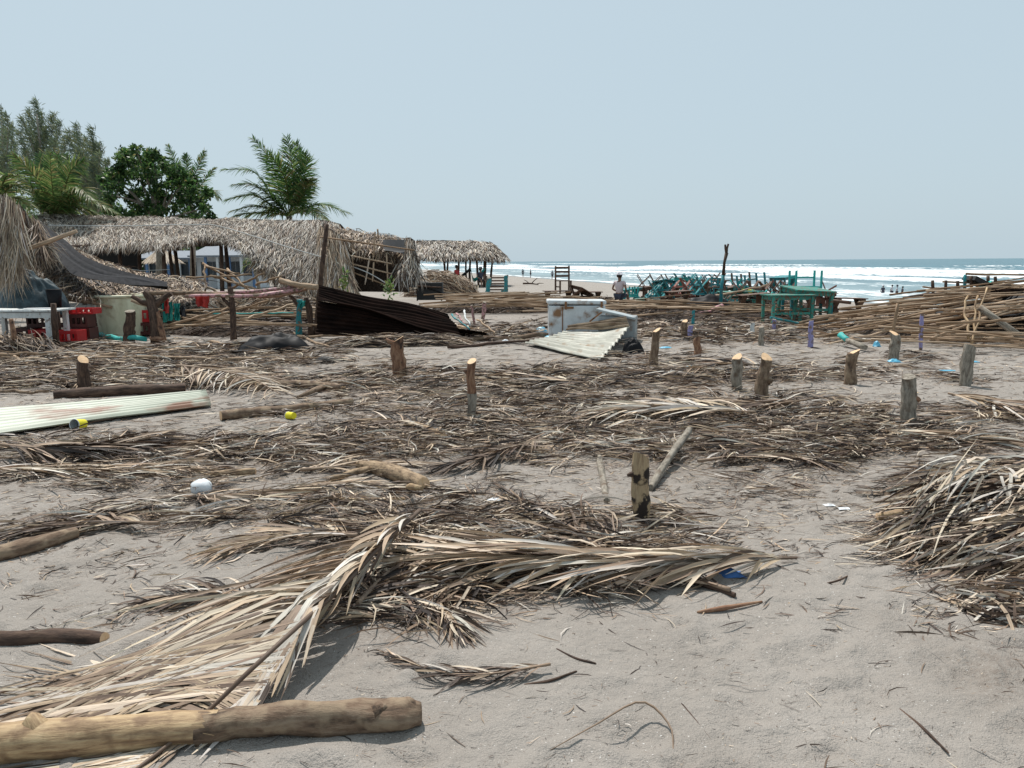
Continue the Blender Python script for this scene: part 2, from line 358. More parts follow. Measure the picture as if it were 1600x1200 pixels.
bp = N('ShaderNodeBump'); bp.inputs['Strength'].default_value = 1; bp.inputs['Distance'].default_value = .035
ma = N('ShaderNodeMath'); ma.operation = 'ADD'; Lk(noise(11, 5, .6), ma.inputs[0]); m2 = N('ShaderNodeMath'); m2.operation = 'MULTIPLY'; Lk(noise(160, 3), m2.inputs[0]); m2.inputs[1].default_value = .22; Lk(m2.outputs[0], ma.inputs[1])
Lk(ma.outputs[0], bp.inputs['Height']); Lk(bp.outputs[0], b.inputs['Normal'])
# water
m, nt, b = new_mat('sea_water'); N = nt.nodes.new; Lk = nt.links.new; M['sea'] = m
tc = N('ShaderNodeTexCoord'); at = N('ShaderNodeAttribute'); at.attribute_name = 'Col'; sp = N('ShaderNodeSeparateColor'); Lk(at.outputs['Color'], sp.inputs[0])
mp = N('ShaderNodeMapping'); mp.inputs['Rotation'].default_value = (0, 0, math.atan2(.222, .975)); mp.inputs['Scale'].default_value = (1, .22, 1); Lk(tc.outputs['Object'], mp.inputs[0])
n1 = noise(.9, 7, .72, mp.outputs[0])
ad = N('ShaderNodeMath'); ad.operation = 'ADD'; Lk(n1, ad.inputs[0]); Lk(sp.outputs[0], ad.inputs[1])
fo = ramp(ad.outputs[0], [.90, 1.12], [(0, 0, 0), (1, 1, 1)])
wc = mixn(sp.outputs[1], (.05, .135, .17), (.21, .28, .295))
wv = ramp(noise(.12, 4, .6, mp.outputs[0]), [.35, .65], [(.8, .8, .8), (1.2, 1.2, 1.2)])
wc = mixn(1.0, wc, wv, 'MULTIPLY')
Lk(mixn(fo, wc, (.72, .75, .76)), b.inputs['Base Color'])
mr = N('ShaderNodeMapRange'); Lk(fo, mr.inputs[0]); mr.inputs[3].default_value = .32; mr.inputs[4].default_value = .9; Lk(mr.outputs[0], b.inputs['Roughness'])
b.inputs['Specular IOR Level'].default_value = .35
bp = N('ShaderNodeBump'); bp.inputs['Strength'].default_value = 1; bp.inputs['Distance'].default_value = .5; Lk(noise(.7, 6, .65, mp.outputs[0]), bp.inputs['Height']); Lk(bp.outputs[0], b.inputs['Normal'])

# ---------------------------------------------------------------- ground
# litter cover, given as soft patches on the ground (centre and half axes from the photograph's layout)
PATCH = [  # px, py, rx, ry, density
 (700, 600, 330, 40, .8), (880, 650, 330, 50, 1.1), (620, 700, 200, 38, .9), (960, 720, 260, 40, .7), (250, 715, 330, 40, 1.15), (130, 745, 240, 26, 1),
 (430, 730, 150, 30, .8), (330, 800, 250, 45, 1.0), (100, 820, 170, 26, .8), (700, 800, 170, 60, .7), (720, 870, 150, 60, 1.25), (560, 830, 160, 50, .9), (900, 850, 260, 50, 1.1),
 (1240, 700, 200, 60, 1.15), (1330, 665, 200, 28, .8), (1450, 700, 200, 34, .8), (1500, 780, 130, 50, 1.3), (1480, 640, 160, 14, .35), (1560, 655, 80, 14, 1.0),
 (1100, 790, 110, 34, .55), (1230, 770, 110, 40, .6), (980, 830, 80, 30, .9), (630, 990, 100, 60, .75), (700, 930, 170, 50, 1.1), (900, 920, 160, 26, .9), (740, 1060, 90, 20, .7), (560, 930, 90, 50, .9),
 (250, 980, 130, 40, .5), (120, 900, 160, 40, .22), (200, 585, 280, 22, 1.7), (60, 585, 220, 20, 1.6), (330, 548, 260, 12, 1.3), (100, 552, 200, 10, 1.3), (480, 640, 120, 18, .5), (330, 560, 260, 12, 1.0), (840, 585, 190, 12, .6), (1010, 562, 200, 14, .45),
 (1130, 535, 330, 16, .7), (1150, 590, 250, 20, .5), (1370, 580, 220, 20, .5), (1520, 600, 120, 14, .45), (760, 520, 150, 20, .8), (1100, 515, 300, 14, 1.2), (1400, 560, 180, 10, .6),
 (900, 1130, 300, 60, .05), (1300, 960, 120, 40, .1), (1440, 1000, 90, 90, .25), (1560, 1050, 60, 60, .8), (150, 780, 150, 20, .2), (1180, 640, 160, 26, .8), (380, 500, 260, 30, 1.2), (60, 540, 120, 16, 1.2)]
def dens(px, py):
    d = np.zeros(len(px))
    for cx_, cy_, rx, ry, a in PATCH:
        q = ((px-cx_)/rx)**2+((py-cy_)/ry)**2
        d = np.maximum(d, a*np.exp(-q*1.1)+0*d) if a < .3 else d+a*np.exp(-q*1.5)*(1-np.minimum(d, 1)*.6)
    d = d+.13*((py > 555) & (py < 880) & (px < 1330))
    return d
rr_ = np.array([list(R_), list(U_), list(F_)])
def W2P(x, y, z):
    v = np.stack([x, y, z-CAMZ], -1)@rr_.T
    zz = np.maximum(v[..., 2], .1)
    return 800+v[..., 0]/zz*FPX, 600-v[..., 1]/zz*FPX
NR, NC = 560, 460
yy = np.concatenate([np.linspace(-2, 1.9, 40, endpoint=False), 1.9*(700/1.9)**np.linspace(0, 1, NR-40)])
uu = np.linspace(-1.1, 1.1, NC)
Yg = np.repeat(yy[:, None], NC, 1); Xg = uu[None, :]*(Yg+2.6)
Zg = H(Xg, Yg)
near = np.clip((14-Yg)/8, 0, 1)
Zg += near*(.014*vnoise(Xg*5, Yg*5, 7)+.008*vnoise(Xg*12, Yg*12, 8))
for i in range(1100):            # footprints and small hollows
    px, py = rng.uniform(-1.1, 1), rng.uniform(1.6, 11)
    px *= (py+2)
    if -0.2 < px < 2.6 and rng.random() < .2: pass
    r1 = rng.uniform(.05, .13); an = rng.uniform(0, 3.14); dp = rng.uniform(.006, .022); r1 *= rng.uniform(.45, 1)
    i0 = np.searchsorted(yy, py-.4); i1 = np.searchsorted(yy, py+.4)
    dx = Xg[i0:i1]-px; dy = Yg[i0:i1]-py; a_ = dx*math.cos(an)+dy*math.sin(an); b_ = -dx*math.sin(an)+dy*math.cos(an)
    q = (a_/(r1*1.7))**2+(b_/r1)**2
    Zg[i0:i1] += dp*(-np.exp(-q*1.2)+.75*np.exp(-(q-1.9)**2*1.2))
sh = shore(Xg, Yg)
wet = np.clip((15-sh+4*vnoise(Xg*.1, Yg*.1))/9, 0, 1)
pxx, pyy = W2P(Xg, Yg, Zg)
lc = np.clip(dens(pxx.ravel(), pyy.ravel()), 0, 1)*(Yg.ravel() > 2)*(Yg.ravel() < 45)
lc = np.maximum(lc, ((Yg.ravel() > 18) & (Yg.ravel() < 34) & (sh.ravel() > 30))*.6)
C = np.stack([wet.ravel(), lc, np.zeros(wet.size)], -1)
V = np.stack([Xg, Yg, Zg], -1)
o = link('sand', npmesh('sand', V, grid_faces(NR, NC), C, V.reshape(-1, 3), smooth=True), M['sand']); tag(o, kind='structure')
# sea
NR, NC = 520, 620
yy = 30*(16000/30)**np.linspace(0, 1, NR); uu = np.linspace(-.75, 1.2, NC)
Yg = np.repeat(yy[:, None], NC, 1); Xg = uu[None, :]*Yg
wd = -shore(Xg, Yg); al = Xg*.222-Yg*.975
jit = 22*vnoise(al*.006, wd*0+2)+8*vnoise(al*.03, wd*0+9)
Z = np.full(Xg.shape, ZSEA)+.10*vnoise(Xg*.3, Yg*.12)
foam = np.zeros(Xg.shape)
for w0, h, wid, brk in ((12, .12, 4, .5), (30, .3, 6, .5), (52, .55, 8, 1), (80, .8, 10, 1), (112, 1.0, 12, 1), (150, 1.1, 14, .6), (228, 1.3, 16, .45), (330, .8, 18, .0)):
    gate = np.clip(.5+1.6*vnoise(al*.012+w0, wd*0+w0*.37, 4)+brk*.35, 0, 1)
    q = (wd+jit*(.5+w0/300)-w0)/wid
    q2 = np.where(q < 0, q*2.4, q)
    Z += h*gate*np.exp(-q2*q2)
    foam = np.maximum(foam, (.34+.32*brk)*gate*np.exp(-np.where(q < 0, (q*1.1)**2, (q*.75)**2)) if brk else 0)
wj = wd+jit*.6
zone = np.clip((wj-38)/14, 0, 1)*np.clip((150-wj)/30, 0, 1)
foam = np.maximum(foam, zone*(.38+.30*vnoise(al*.02, wd*.07, 6)))
foam = np.maximum(foam, np.exp(-((wd-2+2.5*vnoise(al*.08, wd*0, 3))/2.2)**2)*.6)
foam = np.maximum(foam, .30+.35*vnoise(al*.03, wd*.12, 9)-np.clip((wd-60)/60, 0, 1))
shal = np.clip((70-wd)/70, 0, 1)
Z = np.where(wd < -4, ZSEA-1.5, Z)
C = np.stack([foam.ravel(), shal.ravel(), shal.ravel()*0], -1)
o = link('sea', npmesh('sea', np.stack([Xg, Yg, Z], -1), grid_faces(NR, NC), C, smooth=True), M['sea']); tag(o, kind='structure')
# ---------------------------------------------------------------- loose litter nobody could count
def litter_clumps(nc, ymin, ymax, per, Lr, Wr, pal, zmax, spread=.28):
    px = rng.uniform(-150, 1750, nc*6); py = ymin+(ymax-ymin)*rng.random(nc*6)
    k = rng.random(nc*6) < np.clip(dens(px, py)*1.1-.50, 0, 1)*.66; px = px[k][:nc]; py = py[k][:nc]; n0 = len(px)
    d = (F_.x*FPX+R_.x*(px-800)-U_.x*(py-600), F_.y*FPX+R_.y*(px-800)-U_.y*(py-600), F_.z*FPX+R_.z*(px-800)-U_.z*(py-600))
    t = -CAMZ/d[2]; X = d[0]*t; Y = d[1]*t
    m_ = (rng.uniform(.4, 1.6, n0)*per).astype(int)+1
    idx = np.repeat(np.arange(n0), m_); n = len(idx)
    heading = rng.normal(.12, .58, n0)+np.where(rng.random(n0) < .5, 0, math.pi)
    heading = np.where(rng.random(n0) < .22, rng.uniform(0, 6.28, n0), heading)
    tone = rng.choice(3, n0, p=[.6, .3, .1])
    a = heading[idx]+rng.normal(0, spread, n)
    L = rng.uniform(*Lr, n)*rng.uniform(.6, 1.3, n0)[idx]
    r = rng.normal(0, .11, n)*L*2.2; s = rng.normal(0, .05, n)*L*3
    bx = X[idx]+np.cos(heading[idx])*r-np.sin(heading[idx])*s; by = Y[idx]+np.sin(heading[idx])*r+np.cos(heading[idx])*s
    W = rng.uniform(*Wr, n); z = rng.random(n)**2*zmax
    cols = np.where((tone[idx] == 0)[:, None], pick(n, pal[0]), np.where((tone[idx] == 1)[:, None], pick(n, pal[1]), pick(n, pal[2])))
    return strips(np.stack([bx, by, z+.004], -1), np.stack([np.cos(a), np.sin(a), np.abs(rng.normal(0, .10, n))], -1), (0, 0, 1), L, W,
                  bend=rng.normal(0, .55, n), arch=rng.uniform(-.01, .09, n), drop=rng.uniform(0, .05, n), twist=rng.normal(0, .9, n), twist2=rng.normal(0, 1.3, n), col=cols, terrain=True, S=4)
BR = ([2.0, 1.4, 1.2, 2.8, 4.2, 4.4, 2.6], [3.5, 2.2, 2.0, 2.5, 2.5, 3, 3], [2, 4, 6, 1.5, 1, 1.5, 2])
lv = thing('fallen_leaf_litter', 'dry brown palm leaf litter strewn over the grey sand', 'leaf litter'); COL.objects.unlink(lv); bpy.data.objects.remove(lv)
D_ = [litter_clumps(480, 690, 1010, 20, (.08, .36), (.004, .013), BR, .05), litter_clumps(950, 590, 720, 18, (.09, .42), (.005, .016), BR, .06),
      litter_clumps(1100, 535, 610, 15, (.12, .5), (.007, .020), BR, .08, .35), litter_clumps(900, 495, 545, 13, (.15, .6), (.012, .032), BR, .10, .4)]
# single strips and twigs everywhere
def litter_single(n, ymin, ymax, Lr, Wr, base=.10, p=None, shape='leaf'):
    px = rng.uniform(-150, 1750, n*5); py = ymin+(ymax-ymin)*rng.random(n*5)
    k = rng.random(n*5) < np.clip(dens(px, py)*.8, 0, 1)+base; px = px[k][:n]; py = py[k][:n]; n = len(px)
    d = (F_.x*FPX+R_.x*(px-800)-U_.x*(py-600), F_.y*FPX+R_.y*(px-800)-U_.y*(py-600), F_.z*FPX+R_.z*(px-800)-U_.z*(py-600))
    t = -CAMZ/d[2]; a = np.where(rng.random(n) < .6, rng.normal(.1, .6, n), rng.uniform(0, 6.28, n))
    return strips(np.stack([d[0]*t, d[1]*t, np.full(n, .003)], -1), np.stack([np.cos(a), np.sin(a), rng.normal(0, .05, n)], -1), (0, 0, 1), rng.uniform(*Lr, n), rng.uniform(*Wr, n),
                  bend=rng.normal(0, .7, n), arch=rng.uniform(0, .05, n), twist=rng.normal(0, .6, n), twist2=rng.normal(0, .8, n), col=pick(n, p or BR[0]), terrain=True, S=3, shape=shape)
D_ += [litter_single(9000, 690, 900, (.015, .10), (.0025, .008), .16), litter_single(9500, 590, 700, (.03, .2), (.004, .011), .3), litter_single(6000, 535, 600, (.04, .2), (.006, .016), .35)]
D_ += [litter_single(9000, 690, 1000, (.03, .20), (.003, .010), .03), litter_single(520, 900, 1250, (.02, .13), (.002, .006), .10, p=[1, .6, .6, 2, 4, 5, 5]),
       litter_single(9000, 590, 700, (.05, .3), (.005, .016), .08), litter_single(5500, 535, 600, (.08, .4), (.007, .018), .16), litter_single(4200, 495, 540, (.1, .5), (.012, .03), .25),
       litter_single(9000, 640, 1000, (.012, .05), (.003, .009), .015, shape='twig'), litter_single(4500, 820, 1250, (.004, .022), (.0015, .004), .25, p=[1, 1, 1, 2, 4, 5, 6], shape='twig')]
v, f, c, t = join(D_)
o = link('leaf_litter', npmesh('leaf_litter', v, f, c, t), M['dry']); tag(o, 'dry brown palm leaf strips and twigs strewn over the grey sand', 'leaf litter', kind='stuff')

# ---------------------------------------------------------------- fronds
def bez(pts, n):
    """Catmull-Rom through points"""
    P = [np.array(p, float) for p in pts]; P = [2*P[0]-P[1]]+P+[2*P[-1]-P[-2]]
    out = []
    seg = len(P)-3
    for i in range(n):
        u = i/(n-1)*seg; k = min(int(u), seg-1); t = u-k; a, b, c_, d = P[k:k+4]
        out.append(.5*((2*b)+(-a+c_)*t+(2*a-5*b+4*c_-d)*t*t+(-a+3*b-3*c_+d)*t**3))
    return np.array(out)
def leaflets(curve, n, side, Lf, Wd, angf, cols, up=(0, 0, 1), lift=.05, drop=.12, bendj=.2, arch=.03, jit=.1, twist=.5, fold=.35, ground=True, S=5, t0=.05, t1=.98):
    """leaflets along a curve; side=+1/-1; angf(t)= angle from the rachis towards the tip"""
    t = np.linspace(t0, t1, n)+rng.normal(0, .3/n, n); t = np.clip(t, 0, 1)
    k = t*(len(curve)-1); i = np.minimum(k.astype(int), len(curve)-2); fr = (k-i)[:, None]
    P = curve[i]*(1-fr)+curve[i+1]*fr; T = curve[i+1]-curve[i]; T /= np.linalg.norm(T, axis=1, keepdims=True)
    U = np.broadcast_to(np.array(up, float), T.shape); Sd = np.cross(U, T); Sd /= np.linalg.norm(Sd, axis=1, keepdims=True)
    N_ = np.cross(T, Sd)
    a = angf(t)+rng.normal(0, jit, n)
    D = T*np.cos(a)[:, None]+Sd*(side*np.sin(a))[:, None]+N_*(lift+rng.normal(0, .06, n))[:, None]
    return strips(P, D, N_, Lf(t)*rng.uniform(.85, 1.15, n), Wd*np.interp(t, [0, .3, 1], [.8, 1, .6])*rng.uniform(.8, 1.2, n), bend=-side*np.abs(rng.normal(bendj*.6, bendj, n)), arch=arch, drop=np.abs(rng.normal(drop, drop*.5, n)),
                  twist=rng.normal(0, twist, n), twist2=rng.normal(0, twist*.7, n), col=cols(n), S=S, fold=fold, terrain=False)
def clampg(data, dz=.006):
    v, f, c, t = data; g = H(v[:, 0], v[:, 1])+dz; v[:, 2] = np.maximum(v[:, 2], g+rng.random(len(v))*.004); return v, f, c, t
def split_leaves(data, k, S, parent, name, mat):
    """one object for each leaflet"""
    v, f, c, t = data; n = len(v)//(k*(S+1)); nv = k*(S+1); nf = len(f)//n; F0 = f[:nf]
    for i in range(n):
        b = v[i*nv].copy()
        me = npmesh(name, v[i*nv:(i+1)*nv], F0, c[i*nv:(i+1)*nv], t[i*nv:(i+1)*nv], b)
        o = link(name, me, mat, parent, tuple(b-np.array(parent.location)))
def ground_frond(label, pts, n=34, L=.5, W=.022, ang=(1.1, .45), pal=BR[0], z=.03, group='dry palm fronds lying on the sand', lift=.03, rad=.012, sides=(1, -1)):
    """pts pixels on the ground from the butt to the tip"""
    P = [list(GH(a_, b_, z*(1-.6*i/len(pts)))) for i, (a_, b_) in enumerate(pts)]
    cu = bez(P, 24); root = thing('palm_frond', label, 'palm frond', tuple(GH(*pts[0])), group)
    mb = MB(); mb.tube(cu, list(np.linspace(rad, rad*.25, 24)), 6, rough=.08, col=tuple(PAL[3]*1.1)); part('rachis', mb, M['dry'], root)
    af = lambda t: np.interp(t, [0, 1], ang)
    ds = [leaflets(cu, n, s, lambda t: L*np.interp(t, [0, .2, .6, 1], [.55, 1, .9, .35]), W, af, lambda m_: pick(m_, pal), lift=lift, jit=.18, bendj=.3) for s in sides]
    for d_ in ds:
        v, f, c, t = clampg(d_); o = npart('leaflets', (v, f, c, t), M['dry'], root)
    return root
TAN = [5, 3, 1.2, 2, 1, .4, .1]; PALE = [2, 4, 5, 1.5, .8, .4, .2]
# big frond, lower left
P = [(656, 803, .16), (600, 855, .19), (540, 920, .20), (470, 985, .19), (400, 1048, .15), (320, 1120, .05), (220, 1200, .015), (90, 1290, .012)]
cu = bez([list(GH(a_, b_)+Vector((0, 0, z_))) for a_, b_, z_ in P], 40)
# the pixels above name ground spots; shift for the height so the raised midrib keeps its line
cu = np.array([(p[0]*(1-(p[2])/CAMZ*.9), p[1]*(1-(p[2])/CAMZ*.9), p[2]) for p in cu])
fr1 = thing('palm_frond', 'largest tan palm frond, lower left, its leaflets swept over the sand behind the thick log', 'palm frond', tuple(GH(656, 803)), 'dry palm fronds lying on the sand')
mb = MB(); mb.tube(cu, list(np.linspace(.013, .005, 40)), 8, rough=.05, col=tuple(PAL[4])); part('rachis', mb, M['dry'], fr1)
def under(data):          # the leaves that reach the thick log lie pressed under it
    v, f, c, t = data; a_, b_ = G(60, 1190), G(345, 1171); yl = a_.y+(v[:, 0]-a_.x)*(b_.y-a_.y)/(b_.x-a_.x); g = H(v[:, 0], v[:, 1])
    lim = .010+np.clip(v[:, 1]-yl-.10, 0, 1)*.55; z = v[:, 2]-g; v[:, 2] = g+np.minimum(z, lim+.004*rng.random(len(v))); return v, f, c, t
def big(cols): return lambda n: pick(n, cols, .1)
af = lambda t: np.interp(t, [0, .25, .6, 1], [.45, .85, 1.02, .8])
d1 = leaflets(cu, 150, -1, lambda t: np.interp(t, [0, .15, .5, 1], [.45, .80, 1.25, 1.0]), .017, af, big([4.5, 2.6, 1.1, 2.6, 1.4, .4, 0]), lift=.02, drop=.07, bendj=.16, arch=.03, jit=.08, twist=.6, fold=.6, t0=.1)
split_leaves(under(clampg(d1)), 3, 5, fr1, 'leaflet', M['dry'])
d1 = leaflets(cu, 60, -1, lambda t: np.interp(t, [0, .2, .5, 1], [.4, .75, .8, .5]), .026, af, big([4, 3, 1, 2, 1, .1, 0]), lift=-.04, drop=.14, bendj=.25, arch=.0, jit=.12, twist=.5, t0=.04)
split_leaves(under(clampg(d1)), 3, 5, fr1, 'leaflet', M['dry'])
d1 = leaflets(cu, 30, 1, lambda t: np.interp(t, [0, .2, .5, 1], [.2, .30, .26, .2]), .018, lambda t: .20+0*t, big([2, 1.5, 1, 3, 3, 2, 1]), lift=-.12, drop=.22, bendj=.3, arch=.0, jit=.15, twist=.6)
split_leaves(under(clampg(d1)), 3, 5, fr1, 'leaflet', M['dry'])
d1 = leaflets(cu, 64, -1, lambda t: np.interp(t, [0, .3, 1], [.42, .42, .36]), .030, lambda t: .20+0*t, big([1.5, 3, 6, .8, 0, 0, 0]), lift=.09, drop=.05, bendj=.15, arch=.05, jit=.12, twist=.5, t0=.02, t1=.8)
split_leaves(under(clampg(d1)), 3, 5, fr1, 'leaflet', M['dry'])
mb = MB(); st = [GH(636, 782, .05), GH(644, 800, .12), GH(660, 812, .15)]
mb.tube(st, [.012, .022, .014], 10, rough=.12, seed=3); part('leaf_base', mb, M['peeled'], fr1)
# second big frond, pointing right
P = [(1245, 872, .02), (1180, 874, .06), (1080, 880, .09), (980, 880, .11), (880, 873, .13), (780, 868, .12), (690, 868, .08), (620, 880, .05)]
cu = bez([list(GH(a_, b_)+Vector((0, 0, z_))) for a_, b_, z_ in P], 36); cu = np.array([(p[0]*(1-p[2]/CAMZ), p[1]*(1-p[2]/CAMZ), p[2]) for p in cu])
fr2 = thing('palm_frond', 'long pale palm frond lying across the middle sand, narrowing to a point rightwards', 'palm frond', tuple(GH(1245, 872)), 'dry palm fronds lying on the sand')
mb = MB(); mb.tube(cu, list(np.linspace(.006, .017, 36)), 8, rough=.05, col=tuple(PAL[4])); part('rachis', mb, M['dry'], fr2)
for s, n_, a0, a1, Lm, pal_, lf, dr in ((1, 50, .07, .26, .75, [5, 4, 2, 2, 1, .3, 0], -.02, .08), (-1, 46, .06, .30, .72, [5, 4, 3, 1.5, .6, .2, 0], .06, .05), (-1, 34, .10, .5, .6, [4, 4, 1, 3, 1, .2, 0], .10, .12), (1, 34, .12, .6, .5, [3, 4, 3, 2, 1, .4, 0], -.1, .1), (1, 16, .4, 1.2, .38, [4, 5, 3, 1, 0, 0, 0], -.1, .2)):
    d1 = leaflets(cu, n_, s, lambda t: Lm*np.interp(t, [0, .2, .6, 1], [.7, 1, .9, .6]), .027, lambda t: np.interp(t, [0, .6, 1], [a0, (a0+a1)/2, a1]), big(pal_), lift=lf, drop=dr, bendj=.18, arch=.04, jit=.08, twist=.6)
    split_leaves(clampg(d1), 3, 5, fr2, 'leaflet', M['dry'])
gf = ground_frond
gf('arched brown palm frond with curled leaflets at the far end of the pale corrugated sheet', [(278, 598), (330, 600), (390, 610), (440, 636)], 46, .62, .026, (1.25, .8), TAN, .28, lift=-.1, rad=.02)
gf('dark frond sprawling below the two big fronds, its leaflets fanned toward the open sand', [(600, 940), (650, 955), (700, 985), (722, 1020)], 34, .34, .017, (.8, .3), BR[0], .04)
gf('thin curved frond at the lower edge of the litter, bowed toward the clean sand', [(860, 1070), (760, 1086), (680, 1080), (590, 1045)], 40, .17, .010, (.5, .2), BR[0], .03, rad=.006)
gf('ragged dark brown frond left of the short patchy post', [(965, 905), (900, 850), (840, 815), (775, 770)], 44, .40, .017, (.6, .25), [0, 0, 1, 2, 4, 4, 2], .05)
gf('grey silvery frond in the middle distance left of the two tall stumps', [(1180, 668), (1100, 660), (1020, 655), (935, 660)], 50, .75, .035, (.7, .4), PALE, .14, lift=.12)
gf('dark heaped frond right of the yellow cup half buried in the sand', [(0, 722), (90, 722), (190, 710), (300, 700)], 60, .62, .024, (.55, .3), [1, 0, 0, 3, 4, 4, 3], .12)
gf('light brown frond below the dark heaped one at the left edge', [(-30, 745), (90, 742), (230, 740), (330, 742)], 60, .6, .022, (.35, .2), TAN, .05)
gf('narrow pale frond between the stick and the scaly forked log', [(470, 748), (540, 740), (600, 735), (690, 735)], 30, .4, .02, (.5, .2), TAN, .05)
gf('dark twisted frond behind the scaly forked log', [(850, 695), (800, 715), (740, 735), (690, 742)], 44, .5, .022, (.4, .2), [1, 0, 0, 3, 4, 4, 1], .08)
gf('flat brown frond on the sand between the cream barrel and the curved stump', [(480, 590), (400, 585), (300, 590), (200, 580)], 40, .8, .03, (.5, .25), TAN, .06)
gf('tan frond among the litter below the white plastic bag', [(560, 870), (490, 860), (420, 865), (330, 885)], 36, .45, .02, (.6, .3), TAN, .06)
gf('brown frond lying left of the big tan frond', [(430, 985), (360, 960), (300, 955), (215, 965)], 40, .34, .015, (.7, .4), BR[0], .05)
gf('dark frond at the left edge above the short log', [(250, 838), (160, 830), (80, 835), (-20, 850)], 46, .4, .018, (.5, .3), BR[0], .06)
gf('long thin frond just behind the white bag', [(260, 790), (400, 785), (520, 770), (600, 770)], 46, .4, .018, (.4, .2), TAN, .04)
gf('dry frond on the sand right of the tallest right-hand stump', [(1370, 684), (1430, 690), (1490, 695), (1560, 700)], 46, .7, .026, (.4, .2), [4, 1, 1, 3, 2, 1, 0], .05)
gf('tan frond at the right edge below the pile of poles', [(1480, 632), (1530, 640), (1580, 652), (1640, 662)], 46, .8, .03, (.4, .25), TAN, .1)
gf('brown frond lying under the middle pair of stumps', [(1260, 640), (1180, 645), (1100, 640), (1040, 632)], 40, .7, .03, (.5, .3), BR[0], .08)
gf('scattered grey-brown frond right of the patchy post', [(1090, 735), (1170, 725), (1250, 728), (1320, 740)], 40, .42, .02, (.6, .35), BR[0], .06)
gf('pale frond bent around the sand hollow between stump and forked log', [(690, 690), (640, 670), (560, 668), (500, 690)], 36, .5, .02, (.8, .5), BR[1], .07)
gf('thin dry frond along the near side of the dark tin sheet', [(760, 528), (690, 515), (620, 512), (550, 505)], 46, .9, .035, (.35, .2), TAN, .14)
gf('brown frond behind the thin red-topped stump', [(920, 612), (850, 605), (780, 600), (700, 605)], 46, .8, .03, (.5, .3), BR[0], .1)
gf('ragged frond in the far litter right of the rusted tin', [(1210, 585), (1130, 580), (1050, 590), (980, 590)], 40, .8, .03, (.6, .4), BR[0], .1)

gf('dark frond tucked under the near side of the long pale frond', [(830, 915), (760, 925), (700, 945), (655, 985)], 44, .42, .018, (.7, .35), BR[0], .06)
gf('rust brown frond under the middle of the long pale frond', [(1140, 940), (1060, 915), (980, 900), (900, 895)], 40, .4, .018, (.4, .2), [1, 0, 0, 3, 4, 4, 3], .03)
gf('grey brown frond between the two big fronds with twisted tips', [(560, 985), (600, 935), (650, 890), (730, 850)], 44, .40, .018, (.8, .5), BR[1], .06)

# ---------------------------------------------------------------- logs, stumps, sticks
def log_px(label, pts, r_px, mat, name='log', cat='log', sink=.25, seed=1, n=12, cut=True, extra=None, group=None, z=None, lump=.06, rr=None):
    P = [GH(a_, b_) for a_, b_ in pts]
    # widths given in photo pixels become metres at that distance
    rad = []
    for p, q in zip(P, (r_px if hasattr(r_px, '__len__') else [r_px]*len(P))): rad.append(q/FPX*math.sqrt(p.x**2+p.y**2+CAMZ**2))
    Z = z or [0]*len(P)
    P2 = [p+Vector((0, 0, r*(1-sink)+zz)) for p, r, zz in zip(P, rad, Z)]
    k = max(8, int(len(P)*5)); C_ = bez([list(p) for p in P2], k); rd = np.interp(np.linspace(0, 1, k), np.linspace(0, 1, len(rad)), rad)
    root = thing(name, label, cat, tuple(P[0]), group)
    mb = MB(); e1, e0 = mb.tube(C_, list(rd), n, rough=lump, seed=seed, cap=False); part('trunk' if cat == 'log' else 'shaft', mb, mat, root)
    for j, e in enumerate((e1, e0)):
        c_ = sum(e, Vector())/len(e); mb = MB(); ax = (Vector(C_[-1])-Vector(C_[-2])).normalized()*(.006 if j == 0 else 0) if j == 0 else (Vector(C_[0])-Vector(C_[1])).normalized()*.006
        mb.add([c_+ax]+[v_ for v_ in e], [(0, 1+q, 1+(q+1) % len(e)) if j == 0 else (0, 1+(q+1) % len(e), 1+q) for q in range(len(e))]); part('cut_end', mb, M['cut'] if cut else mat, root)
    if extra: extra(root, C_, rd)
    return root
# near log
P = [(-60, 1200), (60, 1196), (150, 1190), (250, 1180), (345, 1174)]
def stub(root, C_, rd):
    mb = MB(); a_ = Vector(C_[6]); mb.tube([a_+Vector((.03, .0, .0)), a_+Vector((.0, .0, .045)), a_+Vector((-.02, .01, .068)), a_+Vector((-.028, .01, .074))], [.055, .040, .028, .022], 10, rough=.16, seed=5); part('branch_stub', mb, M['peeled'], root)
    mb = MB(); Q = [GH(x_, y_) for x_, y_ in ((345, 1171), (430, 1168), (540, 1164), (610, 1159), (658, 1152))]
    r_ = [rd[-1]*1.02, rd[-1]*1.05, .052, .050, .038]; Q = [q+Vector((0, 0, r*.8)) for q, r in zip(Q, r_)]
    C2 = bez([list(q) for q in Q], 26); C2[0] = np.array(C_[-3]); C2[1] = np.array(C_[-1]); e1, e0 = mb.tube(C2, list(np.interp(np.linspace(0, 1, 26), [0, .25, .6, .88, 1], r_)), 18, rough=.09, seed=8, cap=True); part('barked_section', mb, M['bark'], root)
    for tt, an in ((6, .9), (17, .8), (22, -.5)):
        mb = MB(); a_ = Vector(C2[tt]); d_ = Vector((.2, -.5*an, .8)).normalized()*.046; mb.tube([a_+d_*.5, a_+d_*1.0, a_+d_*1.16], [.036, .022, .010], 9, rough=.2, seed=tt); part('knot', mb, M['bark'], root)
log_px('thick log across the lower left corner, peeled yellow at left and barked at right', P, [26, 25, 23, 22, 21], M['peeled'], n=18, seed=4, lump=.045, extra=stub, cut=False)
log_px('short grey-brown log at the left edge casting a dark shadow, above the big frond', [(-30, 888), (20, 875), (70, 860), (118, 843)], [11, 11, 11, 9], M['bark'], seed=6)
log_px('dark half-buried log at the left edge crossed by tips of the big frond', [(-40, 1012), (30, 1012), (100, 1010), (165, 1016)], [11, 11, 10, 9], M['bark_dark'], seed=9, sink=.5)
